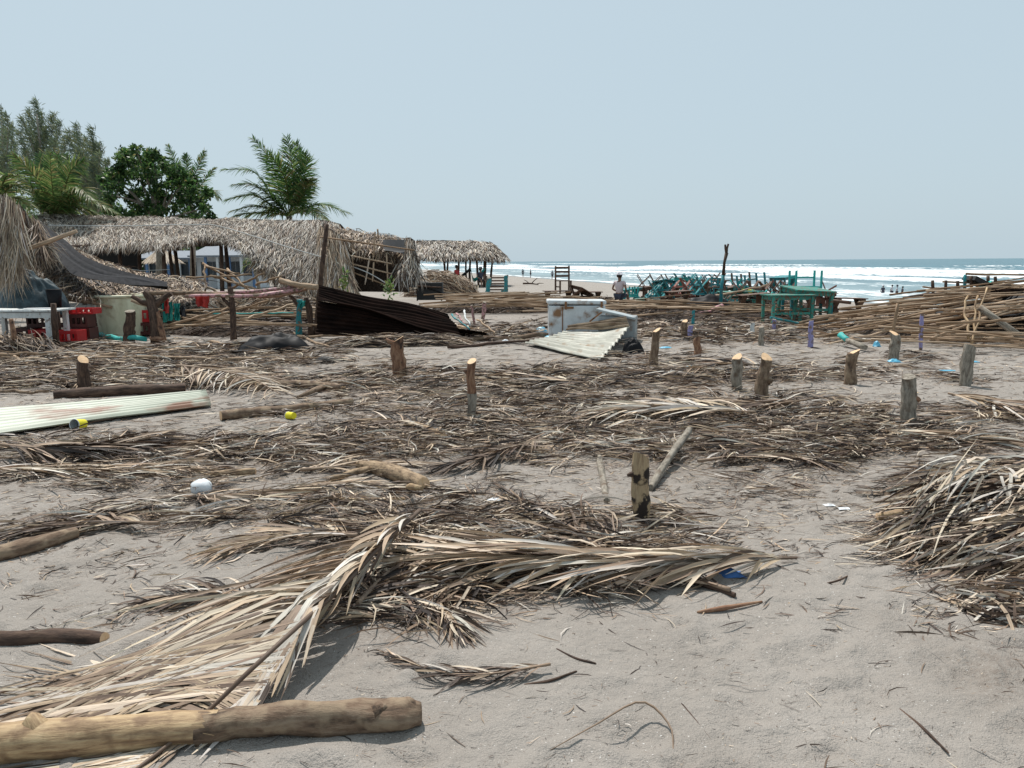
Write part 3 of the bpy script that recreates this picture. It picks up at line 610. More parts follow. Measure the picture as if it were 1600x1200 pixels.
def fork(root, C_, rd):
    mb = MB(); a_ = Vector(C_[4]); e = GH(518, 762, .03); mb.tube([a_, (a_+e)/2+Vector((0, 0, .01)), e], [.028, .022, .014], 9, rough=.12, seed=3); part('side_branch', mb, M['scaly'], root)
log_px('scaly forked log with a round sawn end, left of centre above the big frond', [(562, 736), (600, 748), (635, 762), (662, 777)], [8, 12, 13, 13], M['scaly'], seed=12, extra=fork)
log_px('scaly tan log lying between the forked log and the thin red-topped stump', [(636, 668), (660, 676), (692, 692)], [6, 7, 8], M['scaly'], seed=14)
log_px('brown log with a thin side branch in front of the curved stump', [(400, 606), (450, 602), (500, 604), (537, 609)], [7, 7, 7, 5], M['bark'], seed=15, extra=lambda root, C_, rd: (lambda mb: (mb.tube([Vector(C_[14]), GH(490, 614, .05), GH(465, 622, .02)], [.04, .03, .02], 8, rough=.12), part('side_branch', mb, M['bark'], root)))(MB()))
log_px('dark log with reddish end lying left of the small yellow cup on the sand', [(345, 654), (400, 648), (470, 643), (550, 633)], [8, 8, 7, 6], M['bark'], seed=16)
log_px('long dark log behind the pale corrugated sheet', [(85, 624), (150, 620), (220, 615), (290, 610)], [6, 8, 8, 7], M['bark_dark'], seed=17)
log_px('slender brown pole lying under the litter right of the tan log', [(330, 745), (240, 743), (420, 738), (395, 737)][:1]+[(400, 741)], [5, 5], M['scaly'], 'pole', 'pole', seed=18)
log_px('grey driftwood stick leaning up behind the patchy post', [(1016, 772), (1045, 735), (1076, 700)], [5.5, 5.5, 5.5], M['bark_grey'], 'stick', 'stick', seed=19, cut=False, z=[0, .06, .12])
log_px('flat grey stick standing out of the sand left of the patchy post', [(948, 790), (941, 750), (935, 712)], [5, 5.5, 5], M['bark_grey'], 'stick', 'stick', seed=20, cut=False, sink=.9)
log_px('thin peeled stick pointing at the forked log', [(470, 795), (540, 795), (632, 793)], [3, 3, 3], M['peeled'], 'stick', 'stick', seed=21, sink=.2)
log_px('dark forked root under the near edge of the long pale frond', [(1010, 905), (1080, 920), (1148, 942)], [6, 6, 4], M['bark_dark'], 'stick', 'stick', seed=22, cut=False)
log_px('tan branch poking left out of the big heap of leaves on the right', [(1368, 842), (1420, 842), (1490, 842), (1560, 850)], [5, 7, 7, 6], M['peeled'], 'branch', 'branch', seed=23, z=[.10, .12, .15, .16])
log_px('orange brown leaf stalk on the clean sand below the blue cloth', [(1090, 968), (1130, 962), (1190, 950)], [2, 3.5, 1.5], M['bark_red'], 'leaf_stalk', 'stick', seed=24, cut=False)
log_px('thin twig on the clean sand at the right of the path', [(1283, 922), (1310, 915), (1334, 902)], [1.2, 1.6, .8], M['bark_dark'], 'twig', 'twig', seed=25, cut=False, group='twigs on the clean sand')
for i, (pts, lb) in enumerate([([(1065, 1115), (1085, 1140), (1110, 1170)], 'dark twig near the bottom edge right of centre'), ([(1405, 1120), (1440, 1150), (1480, 1190)], 'forked twig at the lower right corner'), ([(900, 1070), (860, 1085), (820, 1092)], 'dark bent twig on the clean sand below the middle'), ([(870, 1035), (900, 1050), (930, 1056)], 'short twig on clean sand above the dark bent one')]):
    log_px(lb, pts, [1.6, 2, 1.2][:len(pts)], M['bark_dark'], 'twig', 'twig', seed=30+i, cut=False, group='twigs on the clean sand')
# curled dead leaf at the bottom
root = thing('curled_leaf', 'curled strip of dry leaf arched on the sand at the bottom edge', 'leaf', tuple(GH(870, 1200)))
v = bez([list(GH(860, 1196, .01)), list(GH(930, 1172, .05)), list(GH(1000, 1142, .07)), list(GH(1045, 1160, .03)), list(GH(1052, 1200, .01))], 16)
mb = MB(); mb.tube(v, list(np.interp(np.linspace(0, 1, 16), [0, .6, 1], [.0015, .0045, .002])), 5, col=tuple(PAL[3])); part('leaf_strip', mb, M['dry'], root)

def stump(label, top, base, wpx, mat, group='sawn post stumps standing in the sand', cut='slant', extra=None, seed=0, mat2=None, cat='stump', name='post_stump', nf=14):
    b = GH(*base); Dd = b.y; t_ = A(top[0], top[1], Dd+(.0))
    sc = math.sqrt(b.x**2+b.y**2+CAMZ**2)/FPX; r = wpx/2*sc
    root = thing(name, label, cat, tuple(b), group)
    mid1 = b.lerp(t_, .4)+Vector((r*random.uniform(-.25, .25), 0, 0)); mid2 = b.lerp(t_, .75)+Vector((r*random.uniform(-.25, .25), 0, 0))
    C_ = bez([list(b-Vector((0, 0, .15))), list(b), list(mid1), list(mid2), list(t_)], 22)
    rd = np.interp(np.linspace(0, 1, 22), [0, .3, .6, 1], [r*1.12, r*1.05, r, r*.95])*(1+np.random.default_rng(seed).normal(0, .025, 22))
    k = 22 if mat2 is None else 12
    mb = MB(); e1, e0 = mb.tube(C_[:k], list(rd[:k]), nf, rough=.085, seed=seed, cap=False, slant=(.75 if cut == 'slant' else .25) if k == 22 else 0); part('trunk', mb, mat, root)
    if mat2 is not None:
        mb = MB(); e1, e0 = mb.tube(C_[k-1:], list(rd[k-1:]*1.02), nf, rough=.055, seed=seed, cap=False, slant=.6); part('barked_top', mb, mat2, root)
    c_ = sum(e1, Vector())/len(e1); mb = MB(); up = (Vector(C_[-1])-Vector(C_[-2])).normalized()*.004
    mb.add([c_+up]+list(e1), [(0, 1+q, 1+(q+1) % len(e1)) for q in range(len(e1))]); part('cut_top', mb, M['cut'] if cut == 'slant' else M['bark_grey'], root)
    if extra: extra(root, C_, r)
    return root
def knob(tt, dx, dz, s, mt):
    def f_(root, C_, r):
        mb = MB(); a_ = Vector(C_[tt]); mb.tube([a_, a_+Vector((dx*r*1.2, -.3*r, dz*r)), a_+Vector((dx*r*1.6, -.3*r, dz*r*1.6))], [r*s, r*s*.75, r*s*.4], 8, rough=.12, seed=tt); part('knot', mb, mt, root)
    return f_
B = M
stump('brown curved stump with splintered top, alone on clean sand before the dark tin', (621, 531), (625, 583), 20, B['bark_red'], seed=1, extra=knob(18, -1, .6, .45, B['bark_red']))
stump('thin crooked stump, red-brown above and pale grey below, in thick litter near the middle', (737, 564), (737, 657), 14, B['bark_grey'], seed=2, mat2=B['bark_red'], extra=knob(17, -1, .2, .5, B['bark_red']))
stump('nearest stump, thick and short with black bark patches and a sloped sawn top', (1001, 714), (1001, 818), 25, B['bark_patch'], seed=3, extra=knob(16, -1, -.2, .4, B['bark_dark']), nf=20)
stump('left one of the pair of sawn stumps in the middle right, with round tilted cut', (1152, 558), (1152, 612), 15, B['bark_grey'], seed=4)
stump('right one of the pair of sawn stumps in the middle right, bulging at its side', (1198, 559), (1189, 625), 18, B['bark'], seed=5, extra=knob(11, 1, 0, .8, B['bark']))
stump('straight brown stump with slanted cut, a twig leaning against its foot', (1334, 550), (1328, 604), 16, B['bark'], seed=6)
stump('thick knobbly grey-brown stump with a rough unsawn top, right of the clean path', (1419, 588), (1420, 667), 19, B['bark_grey'], cut='rough', seed=7, extra=knob(13, .9, -.3, .7, B['bark_red']), nf=18)
stump('grey weathered leaning stump nearest the right edge', (1516, 540), (1508, 606), 15, B['bark_grey'], cut='rough', seed=8)
stump('grey-brown stump with a bent pale stick standing on its top', (1398, 521), (1396, 563), 13, B['bark_grey'], seed=9)
stump('leaning brown stump just right of the rusted tin with a pale sawn top', (1026, 516), (1020, 573), 13, B['bark'], seed=10)
stump('small straight brown stump between the leaning one and the painted stakes', (1090, 529), (1089, 560), 10, B['bark_red'], seed=11)
stump('far stump beside the lilac painted stake', (1070, 502), (1068, 532), 9, B['bark'], seed=12)
stump('dark square-cut stump at the left above the pale corrugated sheet', (130, 563), (133, 606), 15, B['bark_dark'], seed=13)
stump('dark rough stump in front of the cream barrel', (203, 486), (202, 534), 14, B['bark_dark'], cut='rough', seed=14)
stump('thin grey stump in the far litter right of the teal mast', (1190, 511), (1189, 543), 8, B['bark_grey'], cut='rough', seed=15)
stump('very thin pale stump left of the thin grey one', (1176, 505), (1175, 530), 6, B['whitep'], cut='rough', seed=16)
STK = 'painted stakes standing in the litter'
stump('lilac painted stake right of the green table', (1268, 501), (1266, 544), 7, B['purple'], STK, 'rough', seed=17, cat='stake', name='painted_stake')
stump('lilac stake below the teal stub that has black plastic around it', (1080, 508), (1078, 536), 7, B['purple'], STK, 'rough', seed=18, cat='stake', name='painted_stake')
stump('teal stub of a stake with black plastic around it', (1084, 485), (1082, 514), 5, B['teal'], STK, 'rough', seed=19, cat='stake', name='painted_stake')
stump('lilac and white stake at the foot of the green table', (1210, 499), (1209, 520), 6, B['purple'], STK, 'rough', seed=20, cat='stake', name='painted_stake')
stump('thin lilac stake leaning against the pole pile', (1441, 491), (1438, 548), 5, B['purple'], STK, 'rough', seed=21, cat='stake', name='painted_stake')
stump('pink and lilac stake right of the end of the dark tin sheet', (757, 472), (754, 503), 6, B['pinkl'], STK, 'rough', seed=22, cat='stake', name='painted_stake')
stump('short pink stake right of the dark tin sheet, next to the lilac one', (737, 477), (742, 510), 4, B['pinkl'], STK, 'rough', seed=23, cat='stake', name='painted_stake')
stump('teal board post beside the far thatched shelter', (764, 434), (762, 456), 7, B['teal'], 'teal posts', 'rough', seed=24, cat='post', name='teal_post')
stump('tallest teal post behind the tan poles left of the freezer', (791, 430), (790, 458), 6, B['teal'], 'teal posts', 'rough', seed=25, cat='post', name='teal_post')
stump('short teal post standing among the tan poles left of the freezer', (786, 452), (784, 478), 5, B['teal'], 'teal posts', 'rough', seed=26, cat='post', name='teal_post')
stump('short teal post in the poles below the stacked tables', (1041, 469), (1041, 485), 5, B['teal'], 'teal posts', 'rough', seed=27, cat='post', name='teal_post')
# teal mast with forked dark top
root = thing('forked_mast', 'tall teal-painted pole with a dark forked top rising above the horizon', 'pole', tuple(GH(1125, 497)))
Y0 = GH(1125, 497).y
mb = MB(); mb.tube([GH(1125, 497)-Vector((0, 0, .2)), A(1127, 450, Y0), A(1130, 430, Y0)], [.055, .05, .045], 8, rough=.08); part('teal_shaft', mb, M['teal'], root)
mb = MB(); mb.tube([A(1130, 430, Y0), A(1132, 410, Y0), A(1135, 395, Y0)], [.045, .04, .045], 8, rough=.12); part('dark_shaft', mb, M['bark_dark'], root)
for q in ((1133, 382), (1138, 381)):
    mb = MB(); mb.tube([A(1135, 396, Y0), A((1135+q[0])/2-.5, 388, Y0), A(*q, Y0)], [.035, .03, .028], 7, rough=.1); part('fork_arm', mb, M['bark_dark'], root)

# ---------------------------------------------------------------- heap of palm thatch on the right
def heap(label, cx_, cy_, rx, ry, hh, n, L, W, pal, name='thatch_heap', cat='heap of palm leaves', heading=(0., .35), rot=0., kind_col=.35, seed=1, up=.25, corecol='shade_dark', mat='dry'):
    """a mound with a dark core and leaf strips all over it; centre in world metres"""
    root = thing(name, label, cat, (cx_, cy_, float(H(cx_, cy_))))
    g = 26; a = np.linspace(0, 2*np.pi, 40, endpoint=False); r = np.linspace(0, 1, 14)
    ca, sa = math.cos(rot), math.sin(rot)
    def hz(u, v_):
        q = np.clip(1-u*u-v_*v_, 0, 1); return hh*np.sqrt(q)*(1+.5*vnoise(u*2.2+seed, v_*2.2, seed))*.8
    V_ = []
    for rr in r:
        for aa in a:
            u, v_ = rr*math.cos(aa), rr*math.sin(aa); x = cx_+ca*u*rx-sa*v_*ry; y = cy_+sa*u*rx+ca*v_*ry
            V_.append((x, y, float(H(x, y))+float(hz(u, v_))*.86-.02))
    V_ = np.array(V_); q = (np.arange(13)*40)[:, None]; j = np.arange(40)[None]
    Fq = np.stack([q+j, q+(j+1) % 40, q+40+(j+1) % 40, q+40+j], -1).reshape(-1, 4)
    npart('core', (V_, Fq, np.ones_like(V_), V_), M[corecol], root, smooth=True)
    aa = rng.uniform(0, 2*np.pi, n); rr = np.sqrt(rng.random(n))*1.02; u = rr*np.cos(aa); v_ = rr*np.sin(aa)
    x = cx_+ca*u*rx-sa*v_*ry; y = cy_+sa*u*rx+ca*v_*ry; z = hz(u, v_)*rng.uniform(.75, 1.06, n)+H(x, y)+.01
    e = .05; gx = (hz(u+e, v_)-hz(u-e, v_))/(2*e*rx); gy = (hz(u, v_+e)-hz(u, v_-e))/(2*e*ry)
    gxw = ca*gx-sa*gy; gyw = sa*gx+ca*gy; N_ = np.stack([-gxw, -gyw, np.ones(n)], -1); N_ /= np.linalg.norm(N_, axis=1, keepdims=True)
    hd = rng.normal(heading[0], heading[1], n)+np.where(rng.random(n) < .75, np.pi, 0)
    D = np.stack([np.cos(hd), np.sin(hd), np.zeros(n)], -1); D -= N_*np.sum(D*N_, 1, keepdims=True); D += N_*rng.normal(0, .1, (n, 1))
    d = strips(np.stack([x, y, z], -1)-D*(.4*rng.uniform(*L, n))[:, None], D, N_, rng.uniform(*L, n), rng.uniform(*W, n), bend=rng.normal(0, .4, n), arch=rng.uniform(-.04, .10, n), drop=rng.uniform(0, up, n), twist=rng.normal(0, .7, n), twist2=rng.normal(0, .8, n), col=pick(n, pal), S=5)
    npart('thatch', clampg(d, .004), M[mat], root, 'stuff'); return root
b = G(1590, 870)
hp = heap('large heap of dark and pale dry palm leaves at the right edge', b.x+.40, b.y+.06, .98, .78, .44, 6500, (.15, .75), (.005, .020), [3.5, 3, 2.5, 1.5, 2.5, 4, 5], heading=(-.1, .38), seed=4)  # share of dark leaves raised to stand for shade inside the heap
b = G(1560, 775)
heap('flatter spread of dry palm leaves just behind the large heap at the right edge', b.x+.42, b.y+.0, 1.05, .5, .20, 3800, (.15, .7), (.005, .020), [2.5, 2, 2, 2, 2.5, 4, 4.5], heading=(-.12, .3), seed=9)
b = G(1585, 960)
heap('low fringe of curled leaf scraps in front of the large heap at the right edge', b.x+.28, b.y+.02, .52, .30, .12, 1300, (.08, .3), (.005, .017), [2.5, 2.5, 2, 3, 3, 3, 2], heading=(-.5, .7), seed=11)
# ribbons arching over it
root = thing('palm_frond', 'silvery palm frond with ribbons hanging over the large heap at the right edge', 'palm frond', tuple(GH(1500, 860)))
bb = G(1500, 830); cx0, cy0 = bb.x+.10, bb.y-.12
n = 40
ba = np.stack([rng.uniform(cx0-.15, cx0+.42, n), rng.uniform(cy0-.30, cy0+.10, n), rng.uniform(.33, .45, n)], -1)
hd = rng.normal(math.pi+.9, .55, n)
D = np.stack([np.cos(hd), np.sin(hd), rng.uniform(-.1, .35, n)], -1)
split_leaves(clampg(strips(ba, D, (0, 0, 1), rng.uniform(.25, .6, n), rng.uniform(.012, .024, n), bend=rng.normal(0, .6, n), arch=rng.uniform(.05, .2, n), drop=rng.uniform(.4, 1.0, n), twist=rng.normal(0, .4, n), twist2=rng.normal(0, .8, n), col=pick(n, [1, 4, 7, 0, 0, 0, 0], .08), S=6, fold=.3)), 3, 6, root, 'leaflet', M['dry'])
n = 16; ba = np.stack([rng.uniform(cx0+.1, cx0+.35, n), rng.uniform(cy0-.1, cy0+.15, n), rng.uniform(.26, .34, n)], -1); hd = rng.normal(.9, .5, n); D = np.stack([np.cos(hd), np.sin(hd), rng.uniform(.1, .5, n)], -1)
split_leaves(clampg(strips(ba, D, (0, 0, 1), rng.uniform(.15, .32, n), rng.uniform(.012, .022, n), bend=rng.normal(0, .4, n), arch=.08, drop=rng.uniform(0, .4, n), twist=rng.normal(0, .5, n), col=pick(n, [1, 4, 6, 0, 0, 0, 0], .08), S=6, fold=.3)), 3, 6, root, 'leaflet', M['dry'])
# ---------------------------------------------------------------- trees
def leaf_quads(P, size, cols, n_jit=1.0, elong=1.6, upb=.4):
    n = len(P); d = rng.normal(0, 1, (n, 3)); d /= np.linalg.norm(d, axis=1, keepdims=True)
    N_ = rng.normal(0, 1, (n, 3)); N_[:, 2] = np.abs(N_[:, 2])+upb
    return strips(P, d, N_, np.asarray(size)*elong, np.asarray(size), bend=0, arch=.05, twist=0, col=cols, S=2, shape='oval')
GR = np.array([(.04, .095, .03), (.065, .14, .042), (.11, .19, .055), (.18, .235, .08), (.025, .055, .024), (.25, .21, .09)])
def gpick(n, p, jit=.18):
    p = np.array(p, float); p /= p.sum(); return GR[rng.choice(len(GR), n, p=p)]*(1+rng.normal(0, jit, (n, 1)))
def palm_frond_mb(pts, Lf, W, n, pal, droop=.35, ang=(1.15, .5), lift=.1, up=(0, 0, 1), cols=None, tip=.3):
    cu = bez([list(p) for p in pts], 26)
    d0 = cu[-1]-cu[0]
    upv = np.array(up, float)
    if abs(d0[2])/np.linalg.norm(d0) > .8: upv = np.array((0, -1, .1))
    out = []
    for s in (1, -1):
        out.append(leaflets(cu, n, s, lambda t: Lf*np.interp(t, [0, .25, .6, 1], [.55, 1, .85, tip]), W, lambda t: np.interp(t, [0, 1], ang), cols or (lambda m_: gpick(m_, pal)), up=upv, lift=lift, drop=droop, bendj=.08, jit=.08, twist=.35, fold=0, S=4, t0=.12))
    mb = MB(); mb.tube(cu, list(np.linspace(.035, .008, 26)), 5, col=(.16, .17, .05)); me_v = np.array([tuple(v) for v in mb.v])
    q = np.array([f for f in mb.f if len(f) == 4]); out.append((me_v, q, np.array(mb.c), np.array([tuple(x) for x in mb.tc])))
    return join(out)
def palm(label, crown, Y, fr, Lf=1.0, W=.05, n=80, trunk_r=.14, name='coconut_palm', pal=(3, 4, 3, 1, 2, .3), group=None):
    c = A(*crown, Y); base = Vector((c.x+random.uniform(-.3, .3), Y, float(H(c.x, Y))))
    root = thing(name, label, 'palm tree', tuple(base), group)
    mb = MB(); mb.tube([base-Vector((0, 0, .2)), base.lerp(c, .5)+Vector((.08, 0, 0)), c], [trunk_r*1.25, trunk_r, trunk_r*.9], 12, rough=.06); part('trunk', mb, M['bark_grey'], root)
    for f in fr:
        pts, dy = f[0], f[1]; pl = f[2] if len(f) > 2 else pal
        P = [c]+[A(a_, b_, Y+dy*(i+1)/len(pts)) for i, (a_, b_) in enumerate(pts)]
        kw = f[3] if len(f) > 3 else {}
        npart('frond', palm_frond_mb(P, kw.get('Lf', Lf), W, n, pl, kw.get('droop', .35), kw.get('ang', (1.15, .5)), kw.get('lift', .1)), M['green'], root)
    return root
YEL = (1, 2, 4, 5, .3, 3); DK = (2, 4, 4, 2.2, 1, .7)
palm('big coconut palm with fronds blown upright, behind the long thatched roof', (452, 338), 36,
     [([(437, 300), (425, 255), (394, 214)], .8, DK), ([(458, 290), (455, 250), (448, 213)], -.4, DK), ([(464, 295), (470, 255), (462, 222)], .5, DK),
      ([(466, 300), (478, 265), (476, 238)], -.5, DK), ([(470, 310), (479, 290), (482, 282)], -.8, (1, 1, 2, 2, 2, 4)), ([(448, 290), (437, 262), (420, 240)], -1.2, DK),
      ([(425, 305), (395, 268), (348, 265)], -.4, DK), ([(430, 315), (400, 290), (365, 288)], -1.2, (3, 4, 3, 1, 1, 0)), ([(425, 322), (395, 305), (352, 312)], -.9, (1, 3, 4, 3, 0, 1)), ([(430, 330), (400, 322), (360, 330)], -1.5, YEL),
      ([(425, 333), (385, 334), (345, 345)], -1.6, YEL), ([(475, 325), (505, 320), (545, 333)], -1.0, (1, 3, 4, 3, 0, .5)), ([(470, 330), (490, 330), (510, 345)], -2, YEL)])
palm('yellow-green young palm with broad upright fronds at the far left, before the feathery trees', (88, 345), 33,
     [([(84, 310), (80, 275), (78, 236)], -1.5, (1, 3, 4, 4, 0, 2)), ([(92, 310), (92, 275), (90, 240)], .5, (1, 3, 4, 4, 0, 2)), ([(70, 305), (50, 270), (20, 242)], -.5, YEL), ([(60, 310), (35, 285), (5, 285)], -1, YEL), ([(100, 300), (112, 265), (132, 252)], -.5, YEL),
      ([(105, 310), (125, 295), (142, 312)], -1.6, YEL), ([(105, 320), (140, 312), (185, 335)], -1, YEL), ([(75, 300), (66, 265), (60, 240)], 1.2, DK), ([(65, 325), (35, 318), (10, 332)], -1.2, YEL), ([(110, 325), (140, 330), (160, 345)], 1, YEL), ([(100, 290), (105, 262), (103, 240)], 1.6, DK)], Lf=.95, W=.055)
palm('palm whose few pointed fronds show behind the round-crowned broadleaf tree', (298, 318), 44,
     [([(285, 285), (272, 250), (262, 226)], 0, DK), ([(292, 280), (292, 255), (290, 240)], .5, DK), ([(302, 280), (312, 255), (320, 236)], 0, (3, 3, 2, 1, 1, 2)), ([(310, 295), (325, 275), (336, 262)], -.5, (3, 3, 2, 1, 1, 2)), ([(312, 305), (332, 298), (342, 310)], -.5, YEL), ([(280, 290), (262, 262), (245, 250)], 0, DK)], Lf=.7, W=.05, n=60)
palm('low yellowed palm at the very left edge behind the collapsed thatch', (-10, 330), 24,
     [([(8, 300), (22, 290), (40, 300)], -.5, YEL), ([(5, 285), (12, 275), (30, 272)], -.5, YEL), ([(12, 310), (35, 315), (52, 340)], -.8, YEL), ([(-15, 290), (-20, 270), (-28, 260)], 0, YEL)], Lf=.6, W=.04, n=60)
palm('small palm seen under the sagging end of the long thatched roof', (398, 425), 40,
     [([(392, 405), (385, 392), (375, 398)], -.4, YEL), ([(398, 400), (400, 390), (404, 388)], 0, YEL), ([(405, 405), (415, 400), (424, 412)], -.4, YEL), ([(395, 410), (388, 404), (380, 412)], .5, YEL), ([(394, 414), (384, 415), (378, 425)], -.4, YEL)], Lf=.4, W=.035, n=26, trunk_r=.08)
# broadleaf tree
Yt = 39
root = thing('almond_tree', 'dark green broadleaf tree with a dense uneven crown behind the long thatched roof', 'tree', tuple(A(248, 455, Yt))); root.location.z = float(H(root.location.x, Yt))
def tree_frame(root, base, tips, r0, mat, part_name='limb', seed=0):
    for i, tp in enumerate(tips):
        mb = MB(); b0 = Vector(base); m1 = b0.lerp(tp, .5)+Vector((random.uniform(-.2, .2), random.uniform(-.2, .2), random.uniform(-.1, .3)))
        mb.tube(bez([list(b0), list(m1), list(tp)], 9), list(np.linspace(r0, r0*.25, 9)), 7, rough=.08, seed=seed+i); part(part_name, mb, mat, root)
b0 = Vector(root.location); c0 = A(246, 345, Yt)
mb = MB(); mb.tube([b0-Vector((0, 0, .3)), b0.lerp(c0, .5)+Vector((.1, 0, 0)), c0], [.24, .19, .16], 10, rough=.1); part('trunk', mb, M['bark_grey'], root)
clumps = []
for px, py, r in [(200, 235, 26), (225, 225, 22), (185, 250, 20), (175, 285, 20), (205, 270, 26), (240, 250, 26), (262, 245, 20), (190, 310, 24), (225, 300, 28), (262, 280, 28), (290, 275, 22), (300, 300, 24), (318, 315, 16), (322, 290, 12), (285, 320, 26), (250, 320, 26), (210, 330, 22), (180, 330, 18), (310, 330, 18), (270, 262, 16), (215, 250, 22), (172, 262, 12), (300, 262, 12), (240, 225, 14), (196, 222, 14), (255, 300, 20)]:
    for k in range(5):
        p = A(px+rng.normal(0, r*.45), py*.9+42+rng.normal(0, r*.35), Yt+rng.uniform(-1.8, 1.8)); clumps.append((p, r*Yt/FPX*rng.uniform(.3, .55)))
tree_frame(root, c0, [clumps[i][0] for i in range(0, len(clumps), 9)], .09, M['bark_grey'])
PP = []
for p, r in clumps:
    q = rng.normal(0, 1, (100, 3)); q /= np.linalg.norm(q, axis=1, keepdims=True); PP.append(np.array(p)+q*r*rng.uniform(.6, 1.1, (100, 1))*np.array((1, 1, .7)))
PP = np.concatenate(PP); cc = np.repeat(rng.normal(1, .2, len(clumps)), 100)[:, None]
npart('crown', leaf_quads(PP, rng.uniform(.09, .15, len(PP)), gpick(len(PP), (3, 5, 3, 1, 3, .15))*cc), M['green'], root, 'stuff')
# feathery casuarinas
def casuarina(label, Yc, base_px, plumes, seed):
    b = A(base_px, 440, Yc); b.z = float(H(b.x, Yc))
    root = thing('casuarina_tree', label, 'tree', tuple(b), 'feathery trees at the far left')
    top = A(plumes[0][0], plumes[0][1]+20, Yc); mb = MB()
    mb.tube(bez([list(b), list(b.lerp(top, .5)+Vector((.3, 0, 0))), list(top)], 12), list(np.linspace(.22, .03, 12)), 8, rough=.05); part('trunk', mb, M['bark_grey'], root)
    D = []
    for px, py in plumes:
        tp = A(px, py, Yc+rng.uniform(-2, 2)); s = b.lerp(top, float(np.clip(1-(py-150)/260-.22, .2, .9)))
        cu = bez([list(s), list(s.lerp(tp, .55)+Vector((.15, 0, -.15))), list(tp)], 14)
        mb = MB(); mb.tube(cu, list(np.linspace(.05, .012, 14)), 5); part('branch', mb, M['bark_grey'], root)
        n = 360; t = rng.random(n)**.8*.72+.28; k = t*13; i = np.minimum(k.astype(int), 12); P = cu[i]+(cu[i+1]-cu[i])*(k-i)[:, None]
        spread = .95*(1.15-t); P = P+rng.normal(0, 1, (n, 3))*np.stack([spread, spread, spread*.55], -1)*.42
        dr = np.array((-.5, 0, .45))+rng.normal(0, .42, (n, 3))
        base = np.array([(.12, .16, .10), (.16, .185, .095), (.11, .15, .125), (.23, .22, .10)])[rng.choice(4, n, p=[.4, .3, .2, .1])]
        D.append(strips(P, dr, (0, -1, .2), rng.uniform(.22, .5, n), rng.uniform(.022, .04, n), bend=rng.normal(0, .4, n), drop=.1, col=base*(1+rng.normal(0, .2, (n, 1))), S=2))
    npart('needle_foliage', join(D), M['green'], root, 'stuff')
pl = lambda L: L
casuarina('tallest feathery windswept tree at the far left, its plume tips above all others', 48, 70, [(57, 158), (45, 172), (66, 178), (35, 185), (85, 178), (72, 200), (50, 205), (95, 190), (28, 205), (60, 225), (88, 215), (40, 235), (75, 240), (102, 232), (110, 205), (20, 240)], 1)
casuarina('feathery windswept tree at the left frame edge', 50, 0, [(2, 168), (-15, 175), (12, 180), (20, 195), (-5, 200), (10, 215), (25, 225), (-10, 232), (8, 245), (30, 250), (-30, 200), (18, 262), (-30, 245), (0, 275)], 2)
casuarina('feathery tree between the tallest one and the dark broadleaf tree', 46, 130, [(145, 200), (120, 195), (135, 215), (150, 225), (110, 215), (125, 235), (145, 248), (155, 240), (105, 245), (130, 262), (150, 275), (115, 270), (165, 265), (140, 292), (100, 262), (158, 225), (170, 250), (120, 210), (90, 280), (150, 312), (172, 300)], 3)
# bushes far behind the shelters
for i, (px, py, w_, h_) in enumerate([(40, 395, 60, 60), (120, 385, 60, 60), (200, 380, 60, 50), (290, 385, 50, 50), (350, 385, 55, 45), (420, 390, 60, 50), (480, 395, 40, 45), (540, 405, 40, 20), (590, 410, 30, 12), (15, 318, 90, 60), (95, 322, 90, 60), (170, 320, 80, 60), (240, 326, 90, 60), (330, 345, 60, 60)]):
    Yb = 72+i*2.3 if i < 9 else 56+(i-9)*2; b = A(px, 425, Yb); b.z = float(H(b.x, Yb)); c = A(px, py+h_*.1, Yb); n = 1500 if i < 9 else 4200
    root = thing('bush', ['leftmost', 'second', 'third', 'fourth', 'fifth', 'sixth', 'seventh', 'eighth', 'rightmost', 'first tall', 'second tall', 'third tall', 'fourth tall', 'fifth tall'][i]+' of the dense green bushes in the background behind the thatched shelters', 'bush', tuple(b), 'bushes behind the shelters')
    mb = MB(); mb.tube([b, b.lerp(c, .6), c], [.15, .1, .05], 6); part('stem', mb, M['bark_grey'], root)
    sx, sz = w_*Yb/FPX*.55, h_*Yb/FPX*.5; q = rng.normal(0, 1, (n, 3)); q /= np.linalg.norm(q, axis=1, keepdims=True); q *= rng.uniform(.55, 1.05, (n, 1))
    q *= (1+.25*np.sin(q[:, :1]*5+i)*np.cos(q[:, 2:]*4)); zc = (c.z+b.z)/2
    P = np.array((b.x, b.y, zc))+q*np.array((sx, 1.6, max(sz, (c.z-b.z)*.62)))
    npart('foliage', leaf_quads(P, rng.uniform(.16, .3, n), gpick(n, (3, 4, 3, 1, 2, .4))), M['green'], root, 'stuff')

